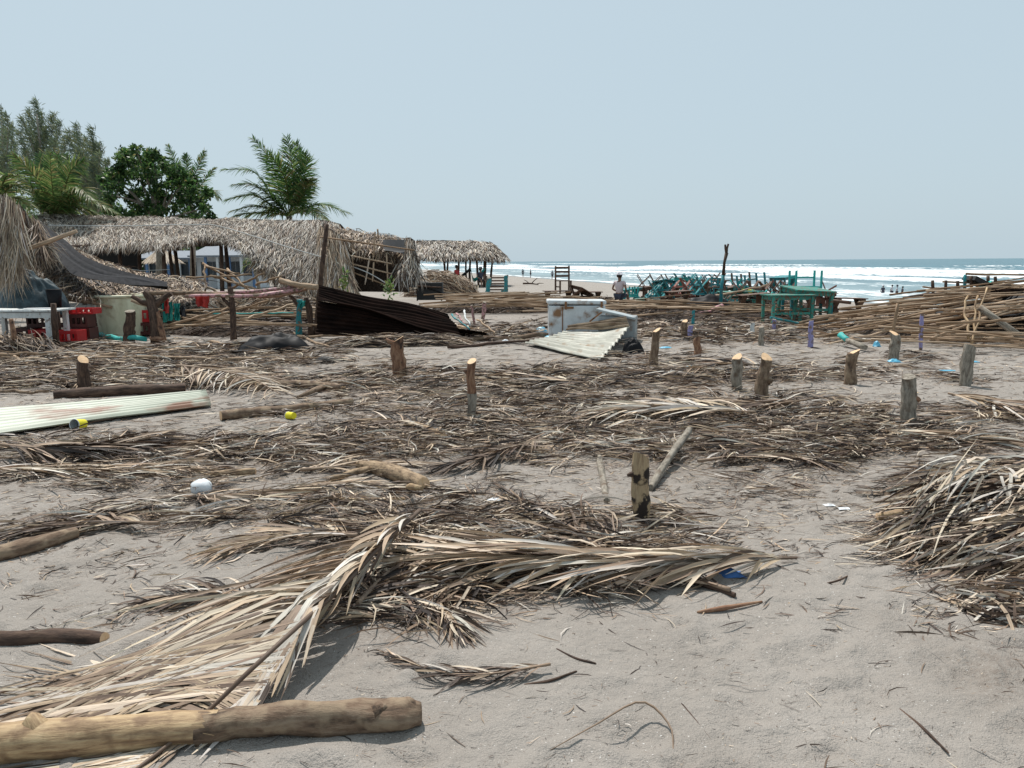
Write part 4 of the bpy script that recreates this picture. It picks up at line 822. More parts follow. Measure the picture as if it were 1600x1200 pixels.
# ---------------------------------------------------------------- thatch surfaces
THG = [.3, 1.2, 6, 1.2, 1.6, 1.6, 1.0]; THB = [4, 2, .6, 3.5, 3, 2.5, 1.5]
def ruled(top, bot, nu=40, nv=10, bulge=0, wob=.06, seed=0):
    a_ = bez([list(p) for p in top], nu); b_ = bez([list(p) for p in bot], nu); t = np.linspace(0, 1, nv)[:, None, None]
    S_ = a_[None]*(1-t)+b_[None]*t; S_[..., 2] += bulge*4*(t*(1-t))[..., 0]
    S_[..., 2] += wob*vnoise(S_[..., 0]*1.1, S_[..., 1]*1.1+t[..., 0]*3, seed)
    return S_
def thatch_on(root, S_, n, L, W, pal, nm='thatch', lift=.09, spread=.32, sag=.25, under=True, coremat='shade_dark'):
    nv, nu = S_.shape[:2]
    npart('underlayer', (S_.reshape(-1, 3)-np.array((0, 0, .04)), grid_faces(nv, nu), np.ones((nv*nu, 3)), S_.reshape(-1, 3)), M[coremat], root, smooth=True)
    u = rng.random(n)*(nu-1.001); v_ = rng.random(n)**.85*(nv-1.001); i = u.astype(int); j = v_.astype(int)
    p00 = S_[j, i]; du = S_[j, i+1]-p00; dv = S_[j+1, i]-p00; P = p00+du*(u-i)[:, None]+dv*(v_-j)[:, None]
    N_ = np.cross(du, dv); N_ /= np.linalg.norm(N_, axis=1, keepdims=True)+1e-9; N_ *= np.sign(N_[:, 2:]+1e-6); 
    Dv = dv/np.linalg.norm(dv, axis=1, keepdims=True); Du = du/np.linalg.norm(du, axis=1, keepdims=True); a = rng.normal(0, spread, n)
    D = Dv*np.cos(a)[:, None]+Du*np.sin(a)[:, None]+N_*rng.uniform(-.05, lift, n)[:, None]
    tone = (1+.5*vnoise(P[:, 0]*1.5, P[:, 1]*1.5+P[:, 2]*2, 3))[:, None]
    npart(nm, strips(P+N_*rng.uniform(0, .10, n)[:, None], D, N_, rng.uniform(*L, n), rng.uniform(*W, n), bend=rng.normal(0, .4, n), arch=rng.uniform(-.02, .08, n), drop=rng.uniform(0, sag, n), twist=rng.normal(0, .6, n), twist2=rng.normal(0, .7, n), col=pick(n, pal)*tone, S=3), M['dry'], root, 'stuff')
def fringe(root, edge, n, L, W, pal, nm='fringe', out=(0, -.3, -1)):
    cu = bez([list(p) for p in edge], 60); t = rng.random(n)*58.99; i = t.astype(int); P = cu[i]+(cu[i+1]-cu[i])*(t-i)[:, None]
    D = np.array(out)+rng.normal(0, .3, (n, 3))
    npart(nm, strips(P+rng.normal(0, .05, (n, 3)), D, (0, -1, .2), rng.uniform(*L, n), rng.uniform(*W, n), bend=rng.normal(0, .4, n), twist=rng.normal(0, .6, n), col=pick(n, pal), S=3), M['dry'], root, 'stuff')
def posts(root, L, Y, r=.055, mat='bark_dark', nm='post', foot=None):
    for q in L:
        px0, py0, px1 = q[:3]; Yq = q[3] if len(q) > 3 else Y
        t_ = A(px0, py0, Yq); b = A(px1, 430, Yq); b.z = float(H(b.x, Yq))-.1
        mb = MB(); mb.tube([b, b.lerp(t_, .5)+Vector((random.uniform(-.04, .04), 0, 0)), t_], [r*1.1, r, r*.9], 7, rough=.1, seed=int(px0)); part(nm, mb, M[mat], root)
def polel(root, a, b, r, mat='pole', nm='pole', n=7, sag=0.0):
    a = Vector(a); b = Vector(b); mb = MB(); mb.tube(bez([list(a), list(a.lerp(b, .5)+Vector((0, 0, -sag))), list(b)], 7), [r, r*1.05, r, r*.97, r, r*.9, r*.85], n, rough=.08, seed=random.randint(0, 999)); part(nm, mb, M[mat], root)
# long thatched shelter
root = thing('thatched_shelter', 'long grey palm-thatched shelter on dark posts, its roof sagging to the ground at right', 'shelter', (A(300, 430, 31).x, 31, 0))
top = [A(50, 338, 33), A(100, 336, 33), A(180, 338, 33), A(260, 341, 33), A(340, 343, 33), A(430, 344, 32), A(500, 345, 31.5), A(532, 350, 31)]
bot = [A(70, 372, 30), A(115, 384, 30), A(180, 385, 29.5), A(260, 383, 29.5), A(340, 372, 29.5), A(400, 398, 29), A(462, 432, 28.6), A(545, 462, 28.3)]
S_ = ruled(top, bot, 60, 12, .10, .12, 2); thatch_on(root, S_, 30000, (.25, .75), (.010, .024), THG)
back = [p+Vector((0, 5.5, .10)) for p in bot[:4]]+[A(340, 375, 35)]+[A(430, 380, 35), A(500, 385, 35), A(560, 390, 35)]
S2 = ruled([p+Vector((0, .02, 0)) for p in top], back, 40, 6, .05, .1, 5); npart('back_slope', (S2.reshape(-1, 3), grid_faces(6, 40), np.ones((240, 3)), S2.reshape(-1, 3)), M['shade_dark'], root, smooth=True)
fringe(root, bot[1:7], 2200, (.1, .28), (.02, .04), [2, 1, 1, 3, 4, 3, 1]); fringe(root, bot[5:], 1500, (.3, .9), (.02, .045), [3, 3, 3, 3, 2, .5, 0], 'hanging_leaves')
posts(root, [(186, 388, 190, 30), (217, 385, 218, 31), (152, 385, 150, 31), (130, 385, 128, 31), (255, 383, 257, 30), (264, 385, 272, 31), (273, 385, 279, 32), (180, 385, 180, 34), (345, 378, 345, 30), (352, 378, 358, 30.5), (208, 385, 208, 34), (430, 420, 432, 30), (300, 385, 300, 35)], 30, .075)
polel(root, A(85, 386, 29.8), A(330, 380, 29.8), .06, 'bark_dark', 'eave_beam'); polel(root, A(85, 352, 32.9), A(520, 352, 31.5), .06, 'bark_dark', 'ridge_beam')
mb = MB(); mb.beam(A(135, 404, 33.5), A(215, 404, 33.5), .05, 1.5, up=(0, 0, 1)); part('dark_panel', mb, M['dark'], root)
mb = MB(); mb.tube([A(190, 419, 29.5), A(222, 423, 29.5), A(265, 421, 29.5)], .012, 5); part('line', mb, M['rope'], root)
# ropes over the roof
root = thing('roof_rope', 'pale rope stretched along the grey thatched roof and down to the right', 'rope', tuple(A(300, 353, 31.7)))
mb = MB(); mb.tube(bez([list(A(75, 352, 31.0)), list(A(180, 353, 31.0)), list(A(300, 351, 30.9)), list(A(345, 354, 30.4)), list(A(450, 386, 28.0)), list(A(560, 420, 27.0)), list(A(608, 445, 26.6))], 40), .02, 5); part('rope', mb, M['rope'], root)
# collapsed right-hand hut
root = thing('collapsed_hut', 'collapsed brown thatched hut with a lattice of sticks, right of the long grey roof', 'hut', (A(590, 440, 27).x, 27, 0))
S_ = ruled([A(505, 352, 30), A(560, 360, 30), A(610, 371, 30), A(645, 377, 30)], [A(512, 375, 28), A(560, 392, 27.4), A(605, 394, 27.4), A(640, 400, 27.6)], 30, 6, .05, .15, 7); thatch_on(root, S_, 2200, (.25, .6), (.02, .04), THB)
fringe(root, [A(530, 368, 27.6), A(560, 388, 27.4), A(600, 393, 27.4), A(620, 398, 27.5)], 700, (.15, .5), (.02, .04), THB)
S_ = ruled([A(500, 352, 28.5), A(515, 356, 28), A(528, 362, 27.6), A(536, 368, 27.4)], [A(500, 445, 27), A(520, 452, 26.7), A(540, 455, 26.4), A(560, 458, 26.2)], 20, 8, .0, .1, 9); thatch_on(root, S_, 1500, (.4, 1.0), (.02, .045), [4, 3, 2, 3, 1, .3, 0], 'hanging_thatch', spread=.2)
S_ = ruled([A(632, 372, 28), A(640, 370, 27.6), A(648, 375, 27.4)], [A(622, 430, 27), A(640, 432, 26.8), A(655, 428, 27)], 12, 8, 0, .1, 11); thatch_on(root, S_, 700, (.3, .8), (.02, .04), THG, 'hanging_thatch', spread=.25)
S_ = ruled([A(545, 390, 29.5), A(640, 395, 29.5)], [A(545, 455, 29.3), A(640, 458, 29.3)], 10, 6, 0, .1, 12); npart('back_wall', (S_.reshape(-1, 3), grid_faces(6, 10), np.ones((60, 3)), S_.reshape(-1, 3)), M['shade_dark'], root, smooth=True)
S_ = ruled([A(598, 375, 27.5), A(632, 378, 27.3)], [A(600, 394, 27.0), A(632, 398, 26.9)], 10, 6, 0, .2, 12); npart('black_cloth', (S_.reshape(-1, 3), grid_faces(6, 10), np.ones((60, 3)), S_.reshape(-1, 3)), M['cloth_black'], root, smooth=True)
for a_, b_ in (((549, 400), (612, 412)), ((549, 412), (612, 428)), ((550, 400), (555, 450)), ((578, 400), (570, 445)), ((584, 410), (582, 440)), ((604, 395), (606, 445)), ((550, 425), (602, 445)), ((500, 370), (648, 391)), ((586, 362), (584, 400)), ((590, 358), (591, 372))):
    polel(root, A(*a_, 27.1), A(*b_, 27.0), .028, 'pole', 'lattice_stick')
# far shelter by the beach
root = thing('thatched_shelter', 'far thatched shelter on thin posts at the top of the beach, open toward the sea', 'shelter', (A(715, 440, 50).x, 50, 0))
top = [A(648, 376, 52), A(690, 376, 52), A(730, 377, 52), A(765, 379, 52)]; bot = [A(646, 400, 49.5), A(690, 403, 49.2), A(735, 402, 49.2), A(789, 404, 50)]
S_ = ruled(top, bot, 30, 8, .12, .15, 3); thatch_on(root, S_, 3000, (.3, .7), (.035, .06), THG)
S2 = ruled([p+Vector((0, .02, 0)) for p in top], [A(646, 402, 56), A(700, 402, 56), A(740, 402, 56), A(785, 402, 55)], 20, 5, .05, .1, 5); npart('back_slope', (S2.reshape(-1, 3), grid_faces(5, 20), np.ones((100, 3)), S2.reshape(-1, 3)), M['shade_dark'], root, smooth=True)
S2 = ruled([A(764, 379, 52.02), A(764, 379, 52.05), A(765, 379, 52.1)], [A(789, 404, 50), A(791, 403, 53), A(785, 402, 55)], 10, 6, .05, .1, 6); thatch_on(root, S2, 500, (.3, .6), (.035, .06), THG, 'end_thatch')
fringe(root, bot, 900, (.15, .4), (.03, .05), [1, 1, 1, 3, 4, 4, 2])
posts(root, [(694, 403, 695), (717, 403, 717), (735, 403, 734), (745, 403, 748), (757, 403, 757), (759, 403, 757.5), (700, 403, 699, 55), (728, 403, 729, 55), (770, 403, 766, 54), (655, 402, 655)], 50, .07)
# hammocks under it
for i, (a_, m_, b_, lb) in enumerate([((695, 420), (712, 436), (735, 418), 'dark hammock hanging under the far thatched shelter, near its left posts'), ((735, 416), (741, 437), (757, 418), 'second dark hammock under the far shelter, hung at its right posts')]):
    root = thing('hammock', lb, 'hammock', tuple(A(*m_, 50)), 'hammocks under the far shelter'); S_ = ruled([A(*a_, 49.8), A(*m_, 49.7)-Vector((0, 0, -.1)), A(*b_, 49.8)], [A(*a_, 50.1), A(*m_, 50.3), A(*b_, 50.1)], 16, 5, -.2, 0); npart('cloth', (S_.reshape(-1, 3), grid_faces(5, 16), np.ones((80, 3)), S_.reshape(-1, 3)), M['tealcl' if i else 'cloth_black'], root, smooth=True)
# brown fallen thatch before it
b = A(690, 440, 37)
heap('fallen golden-brown thatch roof lying on the ground left of the far shelter', b.x, 37, 1.75, 1.3, 1.30, 1800, (.3, .9), (.02, .05), [4, 2, .5, 4, 2, .5, 0], name='fallen_thatch', cat='fallen thatch', heading=(-.6, .4), seed=2, corecol='brownp')
b = A(645, 455, 29)
root = thing('black_cloth', 'dark cloth slung over poles beside the fallen golden-brown thatch', 'cloth', tuple(A(668, 450, 29)))
S_ = ruled([A(642, 436, 28), A(660, 440, 28), A(678, 447, 28), A(692, 462, 28)], [A(640, 452, 27.2), A(660, 452, 27.2), A(680, 458, 27.2), A(700, 468, 27.2)], 20, 6, .05, .3, 5); npart('sheet', (S_.reshape(-1, 3), grid_faces(6, 20), np.ones((120, 3)), S_.reshape(-1, 3)), M['plastic_black'], root, smooth=True)
root = thing('dark_box', 'dark boxy stand under the black cloth behind the dark tin sheet', 'stand', (A(672, 460, 27.5).x, 27.5, 0))
mb = MB(); mb.box(A(672, 455, 27.5), (.9, .5, .6)); part('body', mb, M['dark'], root); polel(root, A(650, 447, 27.2), A(690, 449, 27.2), .03, 'bark_dark', 'top_rail')
for px in (652, 690): polel(root, A(px, 447, 27.3), A(px, 470, 27.3), .03, 'bark_dark', 'leg')
# cottages behind
def cottage(label, px0, px1, pyt, pye, Y, posts_=5, seed=0):
    b = A((px0+px1)/2, 420, Y); root = thing('cottage', label, 'cottage', (b.x, Y, float(H(b.x, Y))), 'small white cottages behind the shelters')
    x0, x1 = A(px0, 400, Y).x, A(px1, 400, Y).x; ze = A(px0, pye, Y).z; zt = A(px0, pyt, Y+2).z
    mb = MB(); mb.box(((x0+x1)/2, Y+2.2, ze/2), (x1-x0-.6, 3, ze)); part('wall', mb, M['wallw'], root)
    mb = MB(); mb.add([(x0-.3, Y-.6, ze-.05), (x1+.3, Y-.6, ze-.05), (x1, Y+2.2, zt), (x0, Y+2.2, zt), (x0-.3, Y+5, ze), (x1+.3, Y+5, ze), (x0-.3, Y-.6, ze-.15), (x1+.3, Y-.6, ze-.15)], [(0, 1, 2, 3), (3, 2, 5, 4), (6, 7, 1, 0), (0, 3, 4), (1, 5, 2)]); part('roof', mb, M['roofg'], root)
    for k in range(posts_):
        x = x0+(x1-x0)*k/(posts_-1); mb = MB(); mb.beam((x, Y-.4, 0), (x, Y-.4, ze-.16), .14, .14); part('porch_post', mb, M['bluep' if k % 2 else 'wallw'], root)
        if k < posts_-1:
            xm = x+(x1-x0)/(posts_-1)/2; mb = MB(); mb.box((xm, Y+.68, 1.25), (.7, .05, .9)); w_ = part('window', mb, M['glass'], root)
            mb = MB(); mb.box((xm, Y+.66, 1.25), (.05, .06, .9)); part('window_bar', mb, M['wallw'], root)
cottage('white cottage with blue porch posts behind the left half of the shelter', 216, 300, 392, 402, 52, 6)
cottage('white cottage with grey roof seen through the right half of the shelter', 306, 398, 383, 398, 50, 6)
root = thing('thatched_umbrella', 'small pale thatched parasol hut between the dark posts of the long shelter', 'thatched parasol', (A(252, 420, 44).x, 44, 0))
c = A(252, 386, 44); e = A(228, 407, 44); rr = c.x-e.x; n = 26; vs = [tuple(c)]+[(c.x+rr*math.cos(2*math.pi*k/n), 44+rr*math.sin(2*math.pi*k/n), e.z) for k in range(n)]
mb = MB(); mb.add(vs, [(0, 1+k, 1+(k+1) % n) for k in range(n)]); part('roof_core', mb, M['shade_dark'], root)
n = 1500; a = rng.uniform(0, 6.283, n); q = rng.random(n)**.6; P = np.stack([c.x+rr*q*np.cos(a), 44+rr*q*np.sin(a), c.z+(e.z-c.z)*q+.02], -1); D = np.stack([np.cos(a)*rr, np.sin(a)*rr, np.full(n, e.z-c.z)], -1)
npart('thatch', strips(P, D, np.stack([np.cos(a)*.4, np.sin(a)*.4, np.ones(n)], -1), rng.uniform(.2, .5, n), rng.uniform(.03, .05, n), bend=rng.normal(0, .3, n), col=pick(n, [3, 4, 3, 2, .5, 0, 0]), S=2), M['dry'], root, 'stuff')
posts(root, [(252, 390, 252)], 44, .08)
root = thing('grass_patch', 'a', 'b'); bpy.data.objects.remove(root)
n = 5000; x = rng.uniform(A(195, 425, 60).x, A(330, 425, 60).x, n); y = rng.uniform(46, 72, n)
o_ = strips(np.stack([x, y, np.zeros(n)], -1), np.stack([rng.normal(0, .4, n), rng.normal(0, .4, n), np.ones(n)], -1), (0, -1, 0), rng.uniform(.15, .35, n), rng.uniform(.05, .1, n), col=gpick(n, (1, 3, 5, 3, 0, 1)), terrain=True, S=1)
o = link('grass', npmesh('grass', *o_[:2], o_[2], o_[3]), M['green']); tag(o, 'green grass on the ground behind the long thatched shelter', 'grass', kind='stuff')

# ---------------------------------------------------------------- left: fallen roof, cloths, rack
Yl = 20
root = thing('fallen_roof', 'fallen tan thatch roof sloping down to the right beneath the long dark shade cloth', 'fallen roof', (A(120, 460, Yl).x, Yl, 0))
S_ = ruled([A(44, 350, 19.5), A(80, 368, 20), A(110, 392, 21), A(150, 412, 22), A(220, 430, 23), A(330, 446, 24)], [A(40, 440, 17.6), A(70, 446, 17.4), A(110, 450, 17.2), A(150, 462, 17.4), A(210, 470, 18), A(290, 474, 19)], 50, 12, .15, .25, 4)
thatch_on(root, S_, 6500, (.3, 1.0), (.012, .03), THB, spread=.3)
for a_, b_ in (((60, 452), (175, 480)), ((62, 440), (150, 470)), ((20, 455), (160, 476)), ((48, 390), (118, 362)), ((60, 400), (80, 395))): polel(root, A(*a_, 17.0), A(*b_, 17.0), .035, 'pole', 'pole')
S_ = ruled([A(-20, 308, 16), A(4, 305, 16), A(18, 312, 16), A(27, 325, 16)], [A(-20, 388, 15.6), A(0, 390, 15.5), A(18, 393, 15.5), A(36, 384, 15.6)], 16, 8, 0, .1, 4)
r2 = thing('hanging_thatch', 'curtain of combed tan thatch hanging at the left edge above the blue-green tarp', 'thatch', tuple(A(0, 350, 16))); thatch_on(r2, S_, 1400, (.5, 1.1), (.01, .022), [5, 4, 1, 3, 1, .3, 0], spread=.12, lift=.05)
S_ = ruled([A(22, 318, 17.5), A(32, 318, 17.4), A(44, 335, 17.3), A(55, 345, 17.5)], [A(36, 395, 17), A(48, 398, 17), A(62, 392, 17), A(72, 385, 17)], 12, 8, 0, .1, 6); thatch_on(r2, S_, 900, (.3, .8), (.01, .025), THB, 'dark_thatch', spread=.35)
for q in ((20, 385, 22), (34, 330, 30)): polel(r2, A(q[0], q[1], 16.3), A(q[2], 470, 16.2), .05, 'bark_red', 'post')
polel(r2, A(46, 388, 16.2), A(120, 361, 16.3), .045, 'pole', 'fallen_pole')
# shade cloth
root = thing('shade_cloth', 'long dark grey shade cloth draped over the fallen thatch at the left', 'shade cloth', tuple(A(130, 410, 18)))
for k, (ta, ba) in enumerate(((([52, 352], [90, 390], [130, 412], [180, 430], [240, 440]), ([50, 350], [82, 408], [120, 436], [165, 442], [232, 446])),)):
    S_ = ruled([A(57, 352, 19.3), A(100, 380, 18.6), A(130, 405, 18), A(185, 428, 18), A(262, 450, 18.5)], [A(50, 356, 18.9), A(76, 392, 17.6), A(98, 418, 17), A(135, 440, 16.9), A(262, 451, 17.9)], 50, 14, -.06, .12, 8)
    for j in range(14): S_[j, :, 2] += .07*math.sin(j*1.9)*np.linspace(.4, 1, 50)
    S_[..., 2] += .10
    npart('cloth', (S_.reshape(-1, 3), grid_faces(14, 50), np.ones((700, 3)), S_.reshape(-1, 3)), M['shade_grey'], root, smooth=True)
def crumple(name, label, cat, c, sx, sy, sz, mat, seed=1, n=48, fl=1.6, group=None, rot=0., pn='sheet'):
    root = thing(name, label, cat, tuple(c), group); u = np.linspace(-1, 1, n); Ug, Vg = np.meshgrid(u, u)
    r = np.sqrt(Ug**2+Vg**2); h = np.clip(1-r**2.2, 0, 1)
    ridg = 1-2*np.abs(vnoise(Ug*fl+seed, Vg*fl*1.3, seed)); ridg2 = 1-2*np.abs(vnoise(Ug*fl*2.3, Vg*fl*2.1+seed, seed+1))
    edge = 1+.35*vnoise(Ug*1.5+5, Vg*1.5, seed+3); X = Ug*sx*edge; Yv = Vg*sy*edge
    ca, sa = math.cos(rot), math.sin(rot)
    X, Yv = ca*X-sa*Yv, sa*X+ca*Yv
    Z = sz*(h**.6)*(.45+.42*ridg+.16*ridg2)+.012+.03*sz*ridg2
    X = X+c[0]; Yv = Yv+c[1]; gz = H(X, Yv); Z = np.maximum(Z+c[2], gz+.008)
    V_ = np.stack([X, Yv, Z], -1).reshape(-1, 3); npart(pn, (V_, grid_faces(n, n), np.ones_like(V_), V_), M[mat], root, smooth=True); return root
c = A(18, 470, 15.6); crumple('tarp', 'faded blue-green tarp bunched up behind the white table at the left edge', 'tarp', (c.x, 16.2, .55), .75, .5, .95, 'tarp', 3)
c = G(428, 546); crumple('plastic_sheet', 'crumpled black plastic sheet lying on the sand in front of the rail rack', 'plastic sheet', (c.x, c.y+.1, 0), .62, .45, .30, 'plastic_black', 5)
c = G(508, 563); crumple('plastic_scrap', 'small scrap of black plastic on bare sand right of the crumpled sheet', 'plastic scrap', (c.x, c.y, 0), .16, .1, .06, 'plastic_black', 6, n=18)
# thatch debris behind the rack
for i, (px, Y, rx, ry, h_, n, pal, lb, hd) in enumerate([
    (300, 25, 1.5, 1.1, .80, 1400, THB, 'mound of brown thatch and sticks behind the rail rack, in front of the shelter', (-.6, .4)),
    (275, 22, 1.2, .9, .7, 1200, THG, 'grey feathery thatch mound left of the brown mound behind the rail rack', (.6, .3)),
    (385, 26, 1.6, 1.0, .75, 1100, THB, 'dark mound of thatch below the small palm', (.2, .5)),
    (450, 24, 1.3, .8, .7, 900, THB, 'low brown thatch mound behind the leaning brown post', (.1, .4)),
    (185, 19.5, 1.0, .8, .5, 900, THB, 'low pile of thatch right behind the cream barrel', (-.2, .3))]):
    heap(lb, A(px, 440, Y).x, Y, rx, ry, h_, n, (.3, .9), (.015, .04), pal, heading=hd, seed=20+i)
DEBRIS_POLES = (((315, 412), (420, 470)), ((318, 415), (372, 428)), ((290, 434), (395, 429)), ((320, 415), (322, 455)), ((365, 450), (410, 428)), ((310, 440), (375, 475)), ((380, 455), (425, 470)), ((330, 430), (400, 452)), ((400, 445), (440, 430)), ((355, 420), (385, 450)))
# ---------------------------------------------------------------- pole piles
POLE_ME = []
for k in range(14):
    mb = MB(); r_ = random.Random(k); pts = [Vector((x-.5, r_.uniform(-.012, .012)+.02*math.sin(x*3+k)*(k % 3), r_.uniform(-.006, .006))) for x in np.linspace(0, 1, 9)]
    mb.tube(pts, list(np.linspace(.5, .34+.1*(k % 3)/2, 9)*np.array([1+r_.uniform(-.1, .1) for _ in range(9)])*.02), 6, rough=.06, seed=k, smooth=True)
    me = mb.mesh('pole'); me.materials.append(M['pole']); POLE_ME.append(me)
def put_pole(a, b, r, label, group, mat=None, name='pole'):
    a = Vector(a); b = Vector(b); d = b-a; L = d.length
    me = POLE_ME[random.randrange(14)]
    if mat: me = me.copy(); me.materials.clear(); me.materials.append(M[mat])
    if L/r < 22:
        mb = MB(); mb.tube([a-(a+b)/2, (a-b)*.17, (b-a)*.17, b-(a+b)/2], [r, r*.97, r*1.02, r*.95], 9, rough=.07, seed=int(L*100)); o = link(name, mb.mesh(name), M[mat or 'pole'], None, tuple((a+b)/2)); return tag(o, label, 'pole', group)
    o = bpy.data.objects.new(name, me); COL.objects.link(o); o.location = (a+b)/2
    o.rotation_mode = 'XYZ'; o.rotation_euler = d.to_track_quat('X', 'Z').to_euler(); o.scale = (L, r/.01, r/.01)
    return tag(o, label, 'pole', group)
def hfun(x, y, cs):
    z = 0
    for cx_, cy_, rx, ry, h_ in cs: z = max(z, h_*math.sqrt(max(0, 1-((x-cx_)/rx)**2-((y-cy_)/ry)**2)))
    return z
def pile(n, cs, xr, yr, az, Lr, rr, label, group, seed=0, tilt=.09, lay=1.0, clampx=None, mat=None):
    rd = random.Random(seed); out = 0
    for i in range(n):
        cx_ = rd.uniform(*xr); cy_ = rd.uniform(*yr); a = rd.gauss(*az); L = rd.uniform(*Lr); r = rd.uniform(*rr)*.92
        dx, dy = math.cos(a)*L/2, math.sin(a)*L/2
        z0 = hfun(cx_-dx*.8, cy_-dy*.8, cs); z1 = hfun(cx_+dx*.8, cy_+dy*.8, cs); zc = hfun(cx_, cy_, cs)
        q = rd.random()**(.5*lay); g = float(H(cx_, cy_))
        mz = (z0+z1)/2; za = (zc-(zc-z0)*.75)*q; zb = (zc-(zc-z1)*.75)*q
        A0 = (cx_-dx, cy_-dy, max(g+r, g+za+rd.gauss(0, tilt))); B0 = (cx_+dx, cy_+dy, max(g+r, g+zb+rd.gauss(0, tilt)))
        qx, qy = W2P(np.array(cx_), np.array(cy_), np.array((A0[2]+B0[2])/2)); us = (cx_-xr[0])/(xr[1]-xr[0])
        if n > 60: lb2 = 'tan pole '+('near the top' if A0[2]+B0[2] > 1.25 else 'low down' if A0[2]+B0[2] < .6 else 'halfway up')+' in the big right-hand pole pile, '+('at its left end' if us < .3 else 'in its middle' if us < .62 else 'at its right end')
        else: lb2 = label+(', toward the left end' if us < .35 else ', about the middle' if us < .68 else ', toward the right end')
        put_pole(A0, B0, r, lb2, group, mat=mat if mat and rd.random() < .08 else None)
# right pile (radiates from a low left end)
csR = [(12.0, 16.4, 4.4, 3.2, 1.22), (9.6, 16.0, 3.0, 2.4, .76)]
pile(150, csR, (7.9, 12.6), (14.2, 18.2), (.05, .36), (2.0, 4.6), (.012, .030), 'weathered tan pole lying in the big pile of poles at the right edge', 'poles of the big pile at the right', 1, lay=.8)
pile(34, [(9.2, 14.0, 5, 2.4, .30)], (7.4, 11.5), (12.6, 15.0), (-.42, .18), (2.0, 4.2), (.014, .026), 'tan pole lying along the near foot of the big right-hand pile', 'poles at the foot of the right pile', 2)
# middle pile below the tables
csM = [(3.6, 22.5, 3.6, 3.0, .45), (6.0, 20.5, 2.6, 2.4, .40)]
pile(46, csM, (1.6, 6.8), (19.8, 24.0), (-.28, .2), (2.5, 4.8), (.016, .032), 'tan pole lying in front of the stacked tables', 'poles in front of the stacked tables', 3)
csL = [(-.2, 25.0, 3.2, 2.6, .62)]
pile(36, csL, (-1.4, 1.3), (23.5, 27.0), (.03, .12), (2.4, 4.2), (.02, .036), 'tan pole in the low pile between dark tin and freezer', 'poles of the low pile left of the freezer', 4)
csK = [(-6.0, 18.5, 3.2, 2.4, .55)]
pile(30, csK, (-7.8, -4.6), (16.8, 20.8), (.05, .22), (1.8, 3.8), (.018, .036), 'grey-tan pole lying behind the rail rack', 'poles behind the rail rack', 5, mat='turq')
# dark brush added under the piles so gaps between poles look shaded
for i, (c, rx, ry, h_, lb) in enumerate([((12.4, 16.8), 5.0, 2.6, .80, 'dark brush added as gap shade inside the big pole pile at the right'), ((5.2, 21.4), 3.0, 1.8, .26, 'low dark brush added as gap shade under the poles before the tables'), ((-.2, 25.2), 2.4, 1.4, .42, 'dark brush added as gap shade under the low pole pile left of the freezer'), ((-6.0, 18.8), 2.3, 1.5, .36, 'dark brush added as gap shade under the poles behind the rail rack')]):
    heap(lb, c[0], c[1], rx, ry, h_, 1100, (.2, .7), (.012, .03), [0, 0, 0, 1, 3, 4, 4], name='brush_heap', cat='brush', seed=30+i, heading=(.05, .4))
S_ = ruled([(8.9, 16.3, .62), (9.8, 16.2, .92), (10.6, 16, .95), (11.5, 15.8, 1.0)], [(8.8, 15.2, .40), (9.7, 15.0, .55), (10.6, 14.8, .6), (11.6, 14.6, .62)], 30, 12, .08, .5, 4)
root = thing('plastic_sheet', 'black plastic sheet caught inside the big pole pile at the right', 'plastic sheet', (10, 15.6, .6)); npart('sheet', (S_.reshape(-1, 3), grid_faces(12, 30), np.ones((360, 3)), S_.reshape(-1, 3)), M['plastic_black'], root, smooth=True)
def single(a, b, Ya, Yb, r, label, mat=None, group=None, cat='pole', name='pole'):
    p = A(*a, Ya); q = A(*b, Yb); return tag(put_pole(p, q, r, label, group, mat, name), cat=cat)
single((1395, 560-40), (1403, 474), 13.3, 13.3, .026, 'bent pale stick standing on the grey-brown stump before the right pile', cat='stick', name='stick')
single((1505, 530), (1519, 462), 14.0, 14.6, .024, 'leftmost of three pale sticks standing up against the right pole pile', 'peeled', cat='stick', name='stick')
single((1519, 535), (1526, 462), 14.0, 14.6, .024, 'middle one of three pale sticks standing against the right pole pile', 'peeled', cat='stick', name='stick')
single((1516, 540), (1543, 450), 13.9, 14.6, .022, 'rightmost slanting one of three pale sticks against the right pole pile', 'peeled', cat='stick', name='stick')
single((1411, 466), (1580, 445), 17.5, 16.5, .032, 'long dark pole along the top of the right pile against the sea', 'bark_dark')
single((1250, 505), (1540, 452), 18.2, 16.5, .045, 'thick long pole forming the upper left edge of the right pile', 'bark')
single((1270, 545), (1440, 505), 14.2, 16.5, .03, 'grey pole slanting up from the left foot of the right pile')
single((1460, 505), (1600, 500), 13.6, 13.2, .03, 'long straight pale pole crossing low over the right pile')
single((1530, 480), (1600, 530), 14.0, 13.6, .06, 'thick grey log slanting down at the right edge inside the pile', 'bark_grey', cat='log', name='log')
single((1313, 523), (1325, 532), 14.3, 14.0, .055, 'turquoise painted end of a log sticking out of the left foot of the right pile', 'turq', cat='log', name='painted_log')
single((1325, 532), (1352, 543), 14.0, 13.4, .05, 'grey log behind the turquoise end at the left foot of the right pile', 'bark_grey', cat='log', name='log')
single((1120, 478), (1075, 500), 21, 20, .05, 'pink-tipped pole slanting left of the teal mast', 'pinkl')
single((1085, 470), (1200, 445), 23, 24, .035, 'long tan pole leaning on the tables left of the teal mast')
single((1205, 495), (1290, 515), 18.2, 18.6, .03, 'teal-streaked pole on the ground at the foot of the green table', 'teal')
single((1302, 470), (1330, 473), 19.0, 18.8, .04, 'short dark plank at the left end of the right pile', 'brownp')
